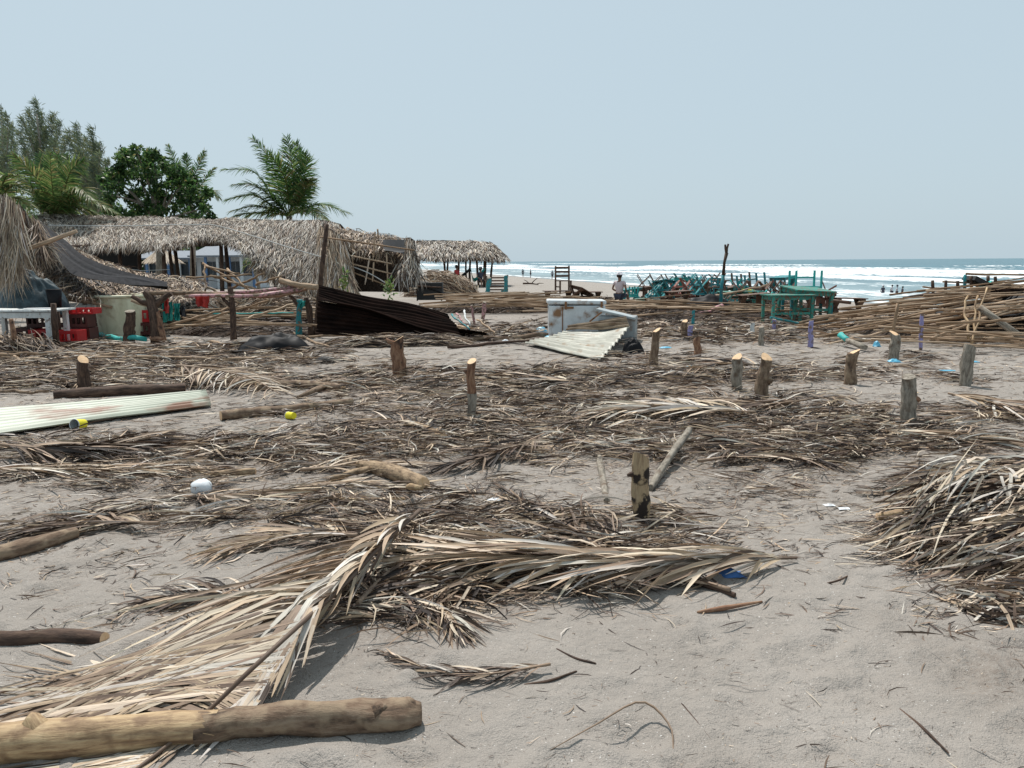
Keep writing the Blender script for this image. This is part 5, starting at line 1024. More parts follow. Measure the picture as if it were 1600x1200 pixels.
# things sticking out over the right pile
for i, (px, pt, pb, lb, mt) in enumerate([(1458, 438, 462, 'first of the dark stubs sticking up over the right pile from the left', 'bark_dark'), (1477, 438, 460, 'second dark stub over the right pile', 'bark_dark'), (1497, 439, 456, 'thin third stub over the right pile', 'bark_dark'), (1507, 429, 456, 'half teal fourth post over the right pile', 'teal'), (1518, 431, 455, 'dark fifth post over the right pile beside the teal one', 'bark_dark'), (1543, 431, 450, 'dark post above the leaning tabletop on the right pile', 'bark_dark'), (1556, 432, 450, 'last thin dark post at the right above the pile', 'bark_dark')]):
    single((px, pb), (px+(1 if i % 2 else -1), pt), 17.5, 17.5, .033, lb, mt, 'posts rising above the right pile', 'post', 'post')
root = thing('broken_table', 'broken teal and black table tilted on top of the right pole pile', 'table', tuple(A(1535, 450, 17.6)))
mb = MB(); mb.beam(A(1514, 434, 17.6), A(1542, 448, 17.6), .5, .10); part('tabletop', mb, M['dark'], root)
mb = MB(); mb.beam(A(1545, 440, 17.5), A(1530, 456, 17.5), .3, .06); part('leg', mb, M['turq'], root)
mb = MB(); mb.beam(A(1545, 453, 17.4), A(1560, 455, 17.4), .3, .16); part('apron', mb, M['turq'], root)
single((1552, 458), (1640, 455), 16.0, 16.0, .11, 'dark reddish board on top of the right pile at the frame edge', 'tin_dark', cat='board', name='board')
# left ground poles
def gpole(a, b, r, label, mat='pole', dz=0.0, group='poles lying on the sand at the left'):
    p = GH(*a, r+dz); q = GH(*b, r+dz*.7); return put_pole(p, q, r, label, group, None if mat == 'pole' else mat)
gpole((-30, 572), (180, 556), .05, 'thick pole at the left edge below the white table'); gpole((120, 560), (420, 562), .035, 'long thin pole running right across the sand below the barrel', dz=.03)
gpole((-20, 561), (135, 553), .04, 'pole parallel to and just behind the thick left edge pole', dz=.05); gpole((180, 553), (305, 541), .05, 'brown pole lying before the forked post', 'bark'); gpole((200, 558), (325, 543), .045, 'grey pole beside the brown one before the forked post', dz=.02)
gpole((60, 588), (160, 572), .045, 'dark bent pole just above the dark square-cut stump', 'bark_dark'); gpole((230, 562), (300, 575), .035, 'short grey pole right of the dark square-cut stump', 'bark_grey'); gpole((300, 546), (420, 550), .035, 'thin pole touching the black plastic sheet')
gpole((463, 528), (575, 527), .03, 'straight pale pole in front of the foot of the dark tin sheet', dz=.03); gpole((640, 538), (860, 527), .055, 'long brown pole from the tin sheet toward the freezer', 'bark'); gpole((460, 520), (510, 545), .025, 'short thin pole leaning left of the leaning post foot', dz=.05)
gpole((700, 545), (855, 532), .035, 'thin dark pole below the long brown one', 'bark_dark')
o = gpole((122, 528), (238, 534), .06, 'bright turquoise painted pole lying in front of the cream barrel', 'turq', dz=.04)
o = gpole((238, 534), (256, 536), .055, 'pinkish bare stub at the end of the turquoise pole', 'bark_red', dz=.04)

# ---------------------------------------------------------------- stacked tables
def make_xtable(mat, loc, label, cat='table', name='trestle_table', group=None, L=1.1, Wd=.62, Hh=.72):
    root = thing(name, label, cat, (0, 0, 0), group)
    for k in range(3): mb = MB(); mb.box((0, (k-1)*Wd/3, Hh), (L, Wd/3-.015, .03)); part('plank', mb, M[mat], root)
    for sx in (-1, 1):
        for sg in (-1, 1):
            mb = MB(); mb.beam((sx*L*.38+.02*sg, -sg*Wd*.48, 0), (sx*L*.38+.02*sg, sg*Wd*.42, Hh-.02), .03, .16, up=(1, 0, 0)); part('cross_leg', mb, M[mat], root)
        mb = MB(); mb.beam((sx*L*.38+.055, -Wd*.45, Hh-.055), (sx*L*.38+.055, Wd*.45, Hh-.055), .03, .07); part('cleat', mb, M[mat], root)
    mb = MB(); mb.beam((-L*.38, 0, Hh*.48), (L*.38, 0, Hh*.48), .04, .07); part('stretcher', mb, M[mat], root)
    return root
def make_table(mat, label, cat='table', name='wooden_table', group=None, L=1.2, Wd=.8, Hh=.75, lg=.07, topmat=None):
    root = thing(name, label, cat, (0, 0, 0), group)
    for k in range(4): mb = MB(); mb.box((0, (k-1.5)*Wd/4, Hh), (L, Wd/4-.012, .03)); part('plank', mb, M[topmat or mat], root)
    for sx in (-1, 1):
        for sy in (-1, 1): mb = MB(); mb.box((sx*(L/2-.08), sy*(Wd/2-.07), (Hh-.016)/2), (lg, lg, Hh-.016)); part('leg', mb, M[mat], root)
        mb = MB(); mb.box((sx*(L/2-.08), 0, Hh-.07), (.03, Wd-.22, .10)); part('apron', mb, M[mat], root)
        mb = MB(); mb.box((0, sx*(Wd/2-.07), Hh-.07), (L-.24, .03, .10)); part('apron', mb, M[mat], root)
    mb = MB(); mb.box((0, -(Wd/2-.07), .28), (L-.24, .03, .06)); part('stretcher', mb, M[mat], root)
    return root
def make_chair(mat, label, group=None):
    root = thing('wooden_chair', label, 'chair', (0, 0, 0), group)
    mb = MB(); mb.box((0, 0, .44), (.44, .42, .03)); part('seat', mb, M[mat], root)
    for sx in (-1, 1):
        mb = MB(); mb.box((sx*.19, -.18, .213), (.05, .05, .424)); part('leg', mb, M[mat], root)
        mb = MB(); mb.box((sx*.24, .18, .47), (.05, .05, .94)); part('leg', mb, M[mat], root)
        mb = MB(); mb.box((sx*.215, 0, .24), (.025, .31, .04)); part('stretcher', mb, M[mat], root)
    for z in (.6, .74, .88): mb = MB(); mb.box((0, .18, z), (.43, .025, .07)); part('back_slat', mb, M[mat], root)
    return root
PROTO = {}
def place(kind, mat, px, py, Y, rz, label, flip=False, tilt=(0, 0), sc=1.0, z=None, group='tables stacked at the top of the beach'):
    key = (kind, mat)
    if key not in PROTO:
        r = {'x': make_xtable, 't': None, 'c': None, 's': None}[kind](mat, None, label) if kind == 'x' else (make_table(mat, label) if kind == 't' else make_chair(mat, label) if kind == 'c' else make_table(mat, label, 'stool', 'wooden_stool', L=.42, Wd=.42, Hh=.46, lg=.05))
        PROTO[key] = r; o = r; 
    else: o = copy_tree(PROTO[key], label, (0, 0, 0), (0, 0, 0))
    o['label'] = label; o['group'] = group
    if group == 'tables stacked at the top of the beach': sc *= .80; z = None if z is None else z*.62
    p = A(px, 440, Y); g = float(H(p.x, Y)); zb = g if z is None else z+g
    hh = {'x': .735, 't': .765, 'c': .94, 's': .475}[kind]*sc
    o.scale = (sc,)*3; o.rotation_euler = (math.pi*flip+tilt[0], tilt[1], rz); o.location = (p.x, Y, zb+(hh if flip else 0)); return o
CN = dict(teal='teal', brownp='old brown', pink='salmon pink', greenp='green', turq='turquoise', yellowp='yellow')
rd = random.Random(5)
lst = [ # kind, mat, px, Y, rz, flip, z
 ('x', 'teal', 985, 29, .2, 0, 0), ('s', 'greenp', 1002, 25.5, .1, 0, 0), ('x', 'brownp', 1005, 30, 1.5, 1, .75), ('t', 'brownp', 1003, 30, .1, 0, 0), ('x', 'teal', 1024, 26.5, 1.45, 1, .5), ('s', 'teal', 1024, 26.5, .1, 0, 0), ('x', 'brownp', 1024, 30.5, 1.6, 1, .75), ('t', 'brownp', 1024, 30.5, .0, 0, 0),
 ('x', 'brownp', 1045, 30, 1.5, 1, .72), ('x', 'brownp', 1045, 30, .1, 0, 0), ('x', 'pink', 1062, 28, 1.62, 1, .55), ('s', 'pink', 1058, 28, .1, 0, 0), ('t', 'brownp', 1068, 31.5, .1, 0, 0), ('x', 'teal', 1068, 31.5, 1.5, 1, .78), ('x', 'teal', 1082, 30.5, 1.6, 1, .72), ('x', 'brownp', 1082, 30.5, .2, 0, 0), ('x', 'pink', 1078, 27.5, 1.5, 1, .5), ('s', 'brownp', 1080, 27.5, .1, 0, 0),
 ('x', 'teal', 1095, 31.5, 1.55, 1, .76), ('t', 'brownp', 1096, 31.5, .1, 0, 0), ('x', 'brownp', 1108, 30.5, 1.4, 1, .7), ('x', 'brownp', 1108, 30.5, .3, 0, 0), ('t', 'teal', 1118, 32, .2, 0, 0), ('x', 'brownp', 1120, 32, 1.6, 1, .78), ('c', 'teal', 1120, 28, .4, 0, .4), ('s', 'brownp', 1112, 28, .2, 0, 0), ('t', 'brownp', 1142, 30, .1, 0, 0), ('t', 'brownp', 1150, 31, .15, 1, .76), ('c', 'brownp', 1100, 26.5, 2.4, 0, 0),
 ('s', 'greenp', 1105, 25.5, .2, 0, 0), ('x', 'pink', 1156, 26.5, 1.5, 1, .45), ('s', 'greenp', 1150, 26, .1, 0, 0), ('t', 'teal', 1168, 29, .15, 0, 0), ('t', 'teal', 1172, 29.2, .05, 1, .78), ('s', 'yellowp', 1168, 26.5, .3, 0, .35), ('x', 'greenp', 1172, 25.5, .2, 0, 0), ('x', 'brownp', 1186, 27, 1.5, 1, .45), ('s', 'brownp', 1188, 27, .1, 0, 0), ('x', 'pink', 1198, 27.5, 1.6, 1, .45), ('s', 'brownp', 1199, 27.5, .2, 0, 0), ('x', 'brownp', 1212, 27, 1.5, 1, .4), ('s', 'greenp', 1213, 27, .1, 0, 0),
 ('x', 'brownp', 1222, 26.5, 1.6, 1, .4), ('x', 'pink', 1233, 27, 1.55, 1, .45), ('s', 'brownp', 1233, 27, .1, 0, 0), ('x', 'greenp', 1135, 25, 1.0, 0, 0), ('s', 'teal', 1145, 24, .5, 1, 0), ('s', 'greenp', 1185, 24.5, .5, 0, 0), ('x', 'brownp', 1205, 23.5, .1, 0, 0), ('x', 'brownp', 1060, 25.5, .6, 0, 0), ('s', 'brownp', 1040, 25.5, .9, 0, 0), ('x', 'brownp', 1180, 23.2, .3, 0, 0), ('x', 'brownp', 1285, 23.0, .1, 0, 0), ('x', 'brownp', 1325, 20.5, .2, 0, 0)]
KN = {'x': 'cross-legged table', 't': 'square-legged table', 's': 'stool', 'c': 'chair'}
for q in range(26):
    lst.append((rd.choice('xxsst'), rd.choice(['teal', 'teal', 'turq', 'greenp', 'brownp']), rd.uniform(985, 1230), rd.uniform(25.5, 31.5), rd.uniform(-.5, 1.8), rd.random() < .6, rd.choice([0, 0, .5, .7])))
lst.sort(key=lambda q: q[2])
ORD = ['first', 'second', 'third', 'fourth', 'fifth', 'sixth', 'seventh', 'eighth', 'ninth', 'tenth', 'eleventh', 'twelfth', 'thirteenth', 'fourteenth', 'fifteenth', 'sixteenth', 'seventeenth', 'eighteenth', 'nineteenth', 'twentieth']
cnt = {}
for k, mt, px, Y, rz, fl, z in lst:
    key = (k, mt, fl); cnt[key] = cnt.get(key, 0)+1; tot = sum(1 for q in lst if (q[0], q[1], q[5]) == key)
    lb = f"{CN[mt]} {KN[k]}{' upside down' if fl else ' standing upright'} in the beach furniture stacks"
    if tot > 1: lb += f", {ORD[cnt[key]-1]} such from the left"
    z_ = z
    if k == 's' and z == .4: z_ = .4
    place(k, mt, px, 0, Y, rz+rd.uniform(-.45, .45), lb, bool(fl), (0 if not z else rd.uniform(-.16, .16), rd.uniform(-.12, .12)), z=z_)
# the big green table set at the right of the stacks
g = 'green tables at the right end of the stacks'
place('t', 'greenp', 1232, 0, 19.3, .08, 'large green table nearest the camera at the right end of the stacks', sc=.94, group=g)
place('t', 'teal', 1262, 0, 20.6, .02, 'teal table behind the large green one at the right end of the stacks', group=g)
place('t', 'turq', 1258, 0, 20.9, .05, 'turquoise table upside down on the others with its legs against the sea', True, z=.78, sc=.66, group=g)
place('t', 'greenp', 1256, 0, 19.9, .3, 'green table tilted in the middle of the right-hand green table set', z=.10, tilt=(.12, .06), group=g)
place('x', 'pink', 1296, 0, 20.9, 1.2, 'salmon pink cross-legged table hanging off the green tables at the right', True, (.3, .4), z=.40, sc=.62, group=g)
# old chair and wreck on the left of the stacks
o = place('c', 'brownp', 881, 0, 30.5, .25, 'weathered brown high-backed chair standing on driftwood before the sea', sc=1.15, z=.35, group=None)
place('x', 'brownp', 872, 0, 30.2, .2, 'low brown broken table under the high-backed chair', z=-.25, group='broken tables near the high-backed chair')
place('x', 'brownp', 900, 0, 29.8, 1.0, 'broken brown table right of the high-backed chair', z=-.15, tilt=(.2, .3), group='broken tables near the high-backed chair')
place('x', 'brownp', 918, 0, 30.5, .1, 'dark table lying at the right of the broken ones, next to driftwood', z=-.3, group='broken tables near the high-backed chair')
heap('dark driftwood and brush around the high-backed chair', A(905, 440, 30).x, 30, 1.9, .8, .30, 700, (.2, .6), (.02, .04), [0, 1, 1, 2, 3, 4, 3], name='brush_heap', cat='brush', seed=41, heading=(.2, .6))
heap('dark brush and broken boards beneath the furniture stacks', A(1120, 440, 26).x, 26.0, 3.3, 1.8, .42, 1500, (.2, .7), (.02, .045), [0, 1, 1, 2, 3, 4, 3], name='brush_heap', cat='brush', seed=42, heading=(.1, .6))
c = A(1105, 470, 22.5); crumple('plastic_sheet', 'black plastic sheet bunched up under the tables left of the teal mast', 'plastic sheet', (c.x, c.y, .25), .7, .4, .38, 'plastic_black', 15, n=22)
root = thing('driftwood_branch', 'bare forked driftwood branch lying on the open beach near the sea', 'driftwood', tuple(A(830, 444, 52))); root.location.z = float(H(root.location.x, 52)); b = Vector(root.location)
for k, (p, q, r) in enumerate((((-.4, 0, .1), (.35, 0, .05), .06), ((.0, 0, .08), (.3, 0, .35), .035), ((-.1, 0, .1), (-.35, 0, .28), .03), ((.2, 0, .06), (.6, .1, .1), .03))): mb = MB(); mb.tube([b+Vector(p)*1.4, b+(Vector(p)+Vector(q))*.7+Vector((0, 0, .04)), b+Vector(q)*1.4], [r, r*.8, r*.5], 7, rough=.1, seed=k); part('branch', mb, M['bark_dark'], root)
# crates of old boards near the far shelter
root = thing('slatted_crate', 'brown slatted crate between the teal post and the far shelter', 'crate', tuple(A(775, 446, 42))); root.location.z = 0
for k in range(5): mb = MB(); z = .1+k*.16; mb.box((root.location.x, 42, z), (1.1, .04, .08)); part('slat', mb, M['brownp'], root)
for sx in (-.5, .5): mb = MB(); mb.box((root.location.x+sx, 42.06, .42), (.07, .07, .85)); part('corner_post', mb, M['brownp'], root)

# ---------------------------------------------------------------- rail rack on the left
root = thing('rail_rack', 'crooked rail of pinkish poles on forked dark posts, right of the cream barrel', 'rack', tuple(GH(363, 530)))
Yr = GH(363, 530).y
def rp(pts, r, mat, nm, n=9, rough=.12): mb = MB(); mb.tube(bez([list(A(a_, b_, Y)) for a_, b_, Y in pts], 10), r if not hasattr(r, '__len__') else list(np.interp(np.linspace(0, 1, 10), np.linspace(0, 1, len(r)), r)), n, rough=rough, seed=len(nm)+int(pts[0][0])); part(nm, mb, M[mat], root)
rp([(247, 536, Yr-.4), (242, 500, Yr-.4), (236, 470, Yr-.3), (226, 455, Yr-.3)], [.13, .11, .09, .06], 'bark_dark', 'post'); rp([(240, 475, Yr-.3), (222, 472, Yr-.35), (206, 462, Yr-.4)], [.07, .055, .045], 'bark_dark', 'post_arm'); rp([(240, 478, Yr-.3), (258, 465, Yr-.3), (268, 458, Yr-.3)], [.07, .06, .05], 'bark_dark', 'post_arm')
rp([(256, 532, Yr-.5), (250, 505, Yr-.45), (246, 488, Yr-.4)], [.06, .05, .05], 'bark_red', 'post')
rp([(365, 534, Yr), (364, 490, Yr), (360, 448, Yr)], [.07, .062, .055], 'bark_dark', 'post'); rp([(362, 480, Yr), (352, 470, Yr), (346, 462, Yr)], [.04, .035, .03], 'bark_dark', 'post_arm')
rp([(467, 526, Yr+.6), (467, 495, Yr+.6), (469, 468, Yr+.6)], [.07, .06, .06], 'teal', 'teal_post'); rp([(468, 480, Yr+.6), (458, 466, Yr+.6), (452, 462, Yr+.6)], [.05, .04, .035], 'bark_dark', 'post_arm')
rp([(486, 524, Yr+.7), (484, 490, Yr+.7), (478, 465, Yr+.7)], [.07, .065, .06], 'bark_dark', 'post')
rp([(228, 458, Yr-.3), (300, 458, Yr-.1), (380, 461, Yr+.2), (452, 459, Yr+.5)], .045, 'bark', 'rail'); rp([(290, 463, Yr-.25), (340, 462, Yr-.1), (400, 462, Yr+.1), (470, 452, Yr+.5)], .04, 'pinkl', 'rail'); rp([(330, 458, Yr+.1), (400, 455, Yr+.2), (474, 446, Yr+.6)], .035, 'pinkl', 'rail'); rp([(250, 456, Yr-.1), (330, 459, Yr), (420, 464, Yr+.2), (480, 452, Yr+.6)], .03, 'bark_red', 'rail')
rp([(437, 438, Yr+.5), (465, 445, Yr+.4), (496, 449, Yr+.3)], .06, 'pole', 'cross_log')
# cloths
def hang(label, cat, px, py, w, h, Y, mat, seed=0, name='hanging_cloth', group=None):
    root = thing(name, label, cat, tuple(A(px, py, Y)), group); s = Y/FPX
    nu, nv = 14, 12; u = np.linspace(0, 1, nu)[None]; v_ = np.linspace(0, 1, nv)[:, None]
    a = A(px-w/2, py, Y); X = a.x+u*w*s*(1-.25*v_)+.04*vnoise(u*3+seed, v_*3); Z = a.z-v_*h*s*(1+.3*vnoise(u*3+seed, u*0+seed)); Yv = Y+.07*np.sin(u*14+seed)*(.3+v_)+.05*vnoise(u*4, v_*4+seed)
    V_ = np.stack([X+0*v_, Yv, Z+0*u], -1).reshape(-1, 3); npart('cloth', (V_, grid_faces(nv, nu), np.ones_like(V_), V_), M[mat], root, smooth=True)
hc = 'cloths hanging behind the forked post'
hang('red cloth hanging from the pink rail', 'cloth', 316, 463, 22, 18, Yr-.3, 'redcl', 1); hang('teal cloth hanging beside the forked post, leftmost of three', 'cloth', 257, 466, 7, 34, Yr+.5, 'tealcl', 2, group=hc); hang('middle teal cloth hanging behind the forked post', 'cloth', 266, 472, 6, 28, Yr+.6, 'tealcl', 3, group=hc)
hang('rightmost teal cloth hanging behind the forked post', 'cloth', 277, 474, 9, 24, Yr+.7, 'tealcl', 4, group=hc); hang('small red cloth between the teal ones behind the forked post', 'cloth', 260, 466, 5, 22, Yr+.4, 'redcl', 5, group=hc); hang('dark cloth next to the rightmost teal one', 'cloth', 285, 478, 7, 16, Yr+.8, 'cloth_black', 6, group=hc)
hang('teal rag tied high on the teal post of the rack', 'cloth', 472, 470, 9, 10, Yr+.5, 'tealcl', 7)
# leaning post
root = thing('leaning_post', 'tall dark brown post leaning right in front of the dark tin sheet', 'post', tuple(GH(494, 524)))
Yp = GH(494, 524).y; mb = MB(); mb.tube(bez([list(A(493, 532, Yp)), list(A(497, 480, Yp-.05)), list(A(503, 420, Yp-.1)), list(A(507, 385, Yp-.1)), list(A(511, 350, Yp-.1))], 14), list(np.linspace(.062, .045, 14)), 8, rough=.09, seed=3); part('shaft', mb, M['bark_dark'], root)
# dark tin sheets
def corr(label, corners, waves, amp, mat, name='corrugated_sheet', thick=.004, nu=90, nv=14, warp=.0, seed=1, group=None, cols=None, sag=0.0):
    """corners: p00 (start, low), p10 (end, low), p11 (end, high), p01 (start, high); the ribs run from start to end"""
    p00, p10, p11, p01 = [np.array(c_, float) for c_ in corners]
    root = thing(name, label, 'tin sheet', tuple(p00), group)
    u = np.linspace(0, 1, nv)[:, None, None]; v_ = np.linspace(0, 1, nu)[None, :, None]
    P = (p00*(1-u)+p10*u)*(1-v_)+(p01*(1-u)+p11*u)*v_
    N_ = np.cross(p10-p00, p01-p00); N_ /= np.linalg.norm(N_)
    if N_[1] > 0: N_ = -N_
    P = P+N_*(amp*np.sin(v_*waves*2*math.pi)); P = P+N_*(warp*vnoise(u*2.3+seed, v_*2.3, seed)); P[..., 2:] -= sag*4*u*(1-u)
    tcv = np.stack([np.broadcast_to(u[..., 0]*np.linalg.norm(p10-p00), P.shape[:2]), np.broadcast_to(v_[..., 0]*np.linalg.norm(p01-p00), P.shape[:2]), np.full(P.shape[:2], seed*3.3)], -1)
    F1 = grid_faces(nv, nu)
    o = npart('sheet', (P.reshape(-1, 3), F1, np.ones((nu*nv, 3)), tcv.reshape(-1, 3)), M[mat], root, smooth=True)
    so = o.modifiers.new('thickness', 'SOLIDIFY'); so.thickness = thick
    return root
Yt = 15.6; dk = 'dark tin sheets leaning behind the leaning post'
corr('dark corrugated sheet leaning at a slant, upper one behind the leaning post', (A(498, 472, Yt+.2), A(722, 524, Yt-.2), A(700, 492, Yt+.9), A(498, 440, Yt+1.0)), 8, .02, 'tin_dark', warp=.30, group=dk)
corr('lower dark reddish corrugated sheet behind the leaning post', (A(492, 522, Yt), A(700, 528, Yt-.1), A(708, 518, Yt+.3), A(496, 468, Yt+.35)), 8, .018, 'tin_dark', warp=.22, seed=4, group=dk)
corr('flat dark sheet end sticking right from under the leaning tin', (GH(640, 533, .03), GH(765, 527, .05), A(752, 518, 15.6), A(660, 505, 15.9)), 6, .018, 'tin_dark', warp=.15, seed=6, group=dk)
# pale sheet, lower left
c0, c1, c2, c3 = GH(-60, 700, .04), GH(330, 636, .05), GH(322, 616, .06), GH(-60, 655, .04)
corr('long pale green corrugated sheet with rust patches lying flat at the left', (c0, c1, c2, c3), 8, .022, 'tin', nu=120, nv=30, warp=.03, seed=3)
# curved pale sheet before the freezer
corr('curved pale zinc sheet lying in front of the freezer, curling up at the right', (GH(938, 566, .02), GH(820, 540, .02), A(885, 516, 15.4), A(984, 510, 14.9)), 9, .022, 'tin2', nu=110, nv=30, warp=.14, seed=7, group='tin sheets before the freezer')
corr('rust-brown corrugated strip folded up against the freezer', (A(885, 517, 15.38), A(984, 511, 14.88), A(978, 494, 15.0), A(888, 509, 15.5)), 3, .025, 'tinrust', nu=60, nv=20, warp=.06, seed=9, group='tin sheets before the freezer')
# ---------------------------------------------------------------- freezer
def boxpart(root, nm, c, s, mat, rz=0., bev=.012, rx=0., ry=0.):
    mb = MB(); mb.box((0, 0, 0), s); me = mb.mesh(nm); o = link(nm, me, M[mat], root); o.location = Vector(c)-Vector(root.location); o.rotation_euler = (rx, ry, rz)
    if bev: bm = o.modifiers.new('bevel', 'BEVEL'); bm.width = bev; bm.segments = 2
    return o
Yf = 15.9; p0 = A(858, 520, Yf); p1 = A(946, 520, Yf); w_ = p1.x-p0.x; zt = A(900, 476, Yf).z; cx_ = (p0.x+p1.x)/2
root = thing('chest_freezer', 'white chest freezer with rust-streaked lid standing in the litter', 'freezer', (cx_, Yf+.32, 0))
boxpart(root, 'body', (cx_, Yf+.33, zt/2), (w_, .62, zt-.04), 'fridge', bev=.03); boxpart(root, 'lid', (cx_-.01, Yf+.33, zt+.045), (w_+.05, .66, .085), 'fridge', ry=.015, bev=.025)
for px in (884, 940): boxpart(root, 'hinge', (A(px, 480, Yf).x, Yf-.005, zt-.02), (.045, .03, .16), 'rusty', bev=.005)
boxpart(root, 'handle', (A(890, 478, Yf).x, Yf-.02, zt-.06), (.16, .035, .045), 'rusty', bev=.008); boxpart(root, 'trim_strip', (A(879, 500, Yf).x, Yf+.012, zt/2), (.018, .02, zt-.1), 'rusty', bev=0); boxpart(root, 'base_rail', (cx_, Yf+.012, .055), (w_, .03, .05), 'rusty', bev=0)
p0 = A(985, 520, 14.9); root = thing('metal_cabinet', 'smaller grey metal cabinet lying tilted right of the white chest freezer', 'cabinet', (p0.x, 15.2, 0))
boxpart(root, 'body', (A(968, 515, 15.2).x, 15.45, .26), (.74, .40, .52), 'fridge_grey', rz=-.25, bev=.02); boxpart(root, 'door', (A(966, 500, 15.2).x, 15.42, .56), (.80, .46, .05), 'fridge_grey', rz=-.25, ry=.22, bev=.015); boxpart(root, 'edge_trim', (A(930, 495, 15.2).x, 15.12, .52), (.03, .03, .30), 'rusty', rz=-.25, ry=.9, bev=0)
c = G(988, 552); crumple('burnt_scrap', 'charred black scrap lying at the foot of the grey cabinet', 'scrap', (c.x, c.y, 0), .18, .12, .26, 'plastic_black', 22, n=20)
c = G(850, 524)
for i, (px, py, sx, sy, sz, lb, mt) in enumerate([(846, 520, .16, .12, .08, 'light blue plastic bag left of the freezer', 'blue'), (860, 530, .14, .08, .05, 'light blue plastic scrap below the bag left of the freezer', 'blue'), (1078, 577, .09, .06, .03, 'light blue plastic scrap on sand right of the leaning stump', 'blue'), (1396, 569, .11, .07, .05, 'light blue plastic at the foot of the stump with the stick', 'blue'),
     (1370, 543, .07, .06, .07, 'small blue cup-shaped plastic before the right pile', 'blue'), (1480, 585, .10, .07, .02, 'pale blue plastic scrap left of the leaning grey stump', 'blue'), (1522, 568, .08, .06, .02, 'faint blue plastic scrap right of the leaning grey stump', 'blue'), (1040, 546, .10, .07, .03, 'faded blue scrap between the leaning stump and the small straight one', 'blue'),
     (1136, 908, .085, .045, .04, 'crumpled blue cloth under the tip of the long pale frond', 'bluecl'), (770, 791, .045, .03, .03, 'small white foam piece left of the ragged dark frond', 'white'), (255, 797, .05, .035, .03, 'clear crumpled plastic scrap left of the white ball-like bag', 'white'), (1295, 795, .035, .02, .015, 'small white paper scrap on the clean path', 'white'), (1318, 800, .035, .02, .012, 'second white paper scrap on the path, right of the first', 'white'),
     (60, 706, .10, .04, .02, 'blue plastic scrap below the pale corrugated sheet', 'blue'), (790, 536, .08, .05, .04, 'small pale scrap of foam near the long brown pole', 'white')]):
    c = G(px, py); crumple('plastic_scrap' if mt != 'bluecl' else 'blue_cloth', lb, 'scrap' if mt != 'bluecl' else 'cloth', (c.x, c.y, 0), sx, sy, sz*1.6, mt, 50+i, n=14)
# white round bag
c = GH(316, 780); root = thing('plastic_bag', 'round white inflated plastic bag lying in the leaf litter at the left', 'plastic bag', tuple(c))
n = 20; th = np.linspace(0, np.pi, n)[:, None]; ph = np.linspace(0, 2*np.pi, 28)[None]; r = .07*(1+.12*vnoise(th*1.7+0*ph, ph*1.5+0*th, 4)+.05*vnoise(th*5+0*ph, ph*4+0*th, 5))
V_ = np.stack([c.x+r*np.sin(th)*np.cos(ph)*1.05, c.y+r*np.sin(th)*np.sin(ph), c.z+.06+r*np.cos(th)*.9], -1).reshape(-1, 3); npart('bag', (V_, grid_faces(n, 28), np.ones_like(V_), V_), M['white'], root, smooth=True)
mb = MB(); mb.tube([c+Vector((.03, -.05, .03)), c+Vector((.05, -.07, .012)), c+Vector((.075, -.08, .02))], [.012, .006, .018], 7, rough=.3); part('knot', mb, M['white'], root)
# yellow cups
def cup(label, px, py, r, h_, ax, grp='yellow cups'):
    c = GH(px, py, r*.95); root = thing('paper_cup', label, 'cup', tuple(c), grp); ax = Vector(ax).normalized(); a = c-ax*h_/2; b = c+ax*h_/2
    mb = MB(); n = 22; u = ax.cross(Vector((0, 0, 1))).normalized(); w_ = ax.cross(u)
    def ring(p, rr): return [p+u*math.cos(2*math.pi*k/n)*rr+w_*math.sin(2*math.pi*k/n)*rr for k in range(n)]
    vs = ring(a, r*.8)+ring(b, r)+ring(b, r*.93)+ring(a+ax*.01, r*.74)
    mb.add(vs, [(s*n+k, s*n+(k+1) % n, (s+1)*n+(k+1) % n, (s+1)*n+k) for s in range(2) for k in range(n)], smooth=False); mb.add(ring(a, r*.8), [tuple(range(n))]); part('wall', mb, M['yellow'], root)
    mb = MB(); mb.add(ring(b-ax*.001, r*.925)+ring(a+ax*.01, r*.74), [(k, (k+1) % n, n+(k+1) % n, n+k) for k in range(n)]+[tuple(range(n, 2*n))]); part('inside', mb, M['fridge_grey'], root)
    mb = MB(); mb.tube(ring(b, r*1.0)+ring(b, r*1.0)[:1], r*.07, 6, cap=False); part('rim', mb, M['white'], root)
cup('yellow cup lying open toward the camera beside the pale corrugated sheet', 125, 674, .055, .12, (-.25, -1, .12))
cup('small bright yellow cup lying on the sand left of the middle', 455, 655, .042, .10, (-.7, .55, -.1))
# ---------------------------------------------------------------- barrel, table, crates
c = G(176, 527); Yb = c.y; root = thing('barrel', 'large cream plastic barrel with an open rim and a dark stump before it', 'barrel', (c.x, Yb+.5, 0))
r0 = 37/FPX*Yb*1.03; n = 48; prof = [(0, .90), (.12, .92), (.3, .95), (.5, .97), (.7, .985), (.84, 1.0), (.88, 1.0)]
h_ = .92
mb = MB(); vs = []; cx_, cy_ = c.x, Yb+.5
for z, q in prof: vs += [(cx_+r0*q*math.cos(2*math.pi*k/n), cy_+r0*q*math.sin(2*math.pi*k/n), z) for k in range(n)]
for z, q in prof[::-1]: vs += [(cx_+r0*(q-.05)*math.cos(2*math.pi*k/n), cy_+r0*(q-.05)*math.sin(2*math.pi*k/n), z+.01) for k in range(n)]
mb.add(vs, [(s*n+k, s*n+(k+1) % n, (s+1)*n+(k+1) % n, (s+1)*n+k) for s in range(13) for k in range(n)], smooth=True); part('body', mb, M['barrel'], root)
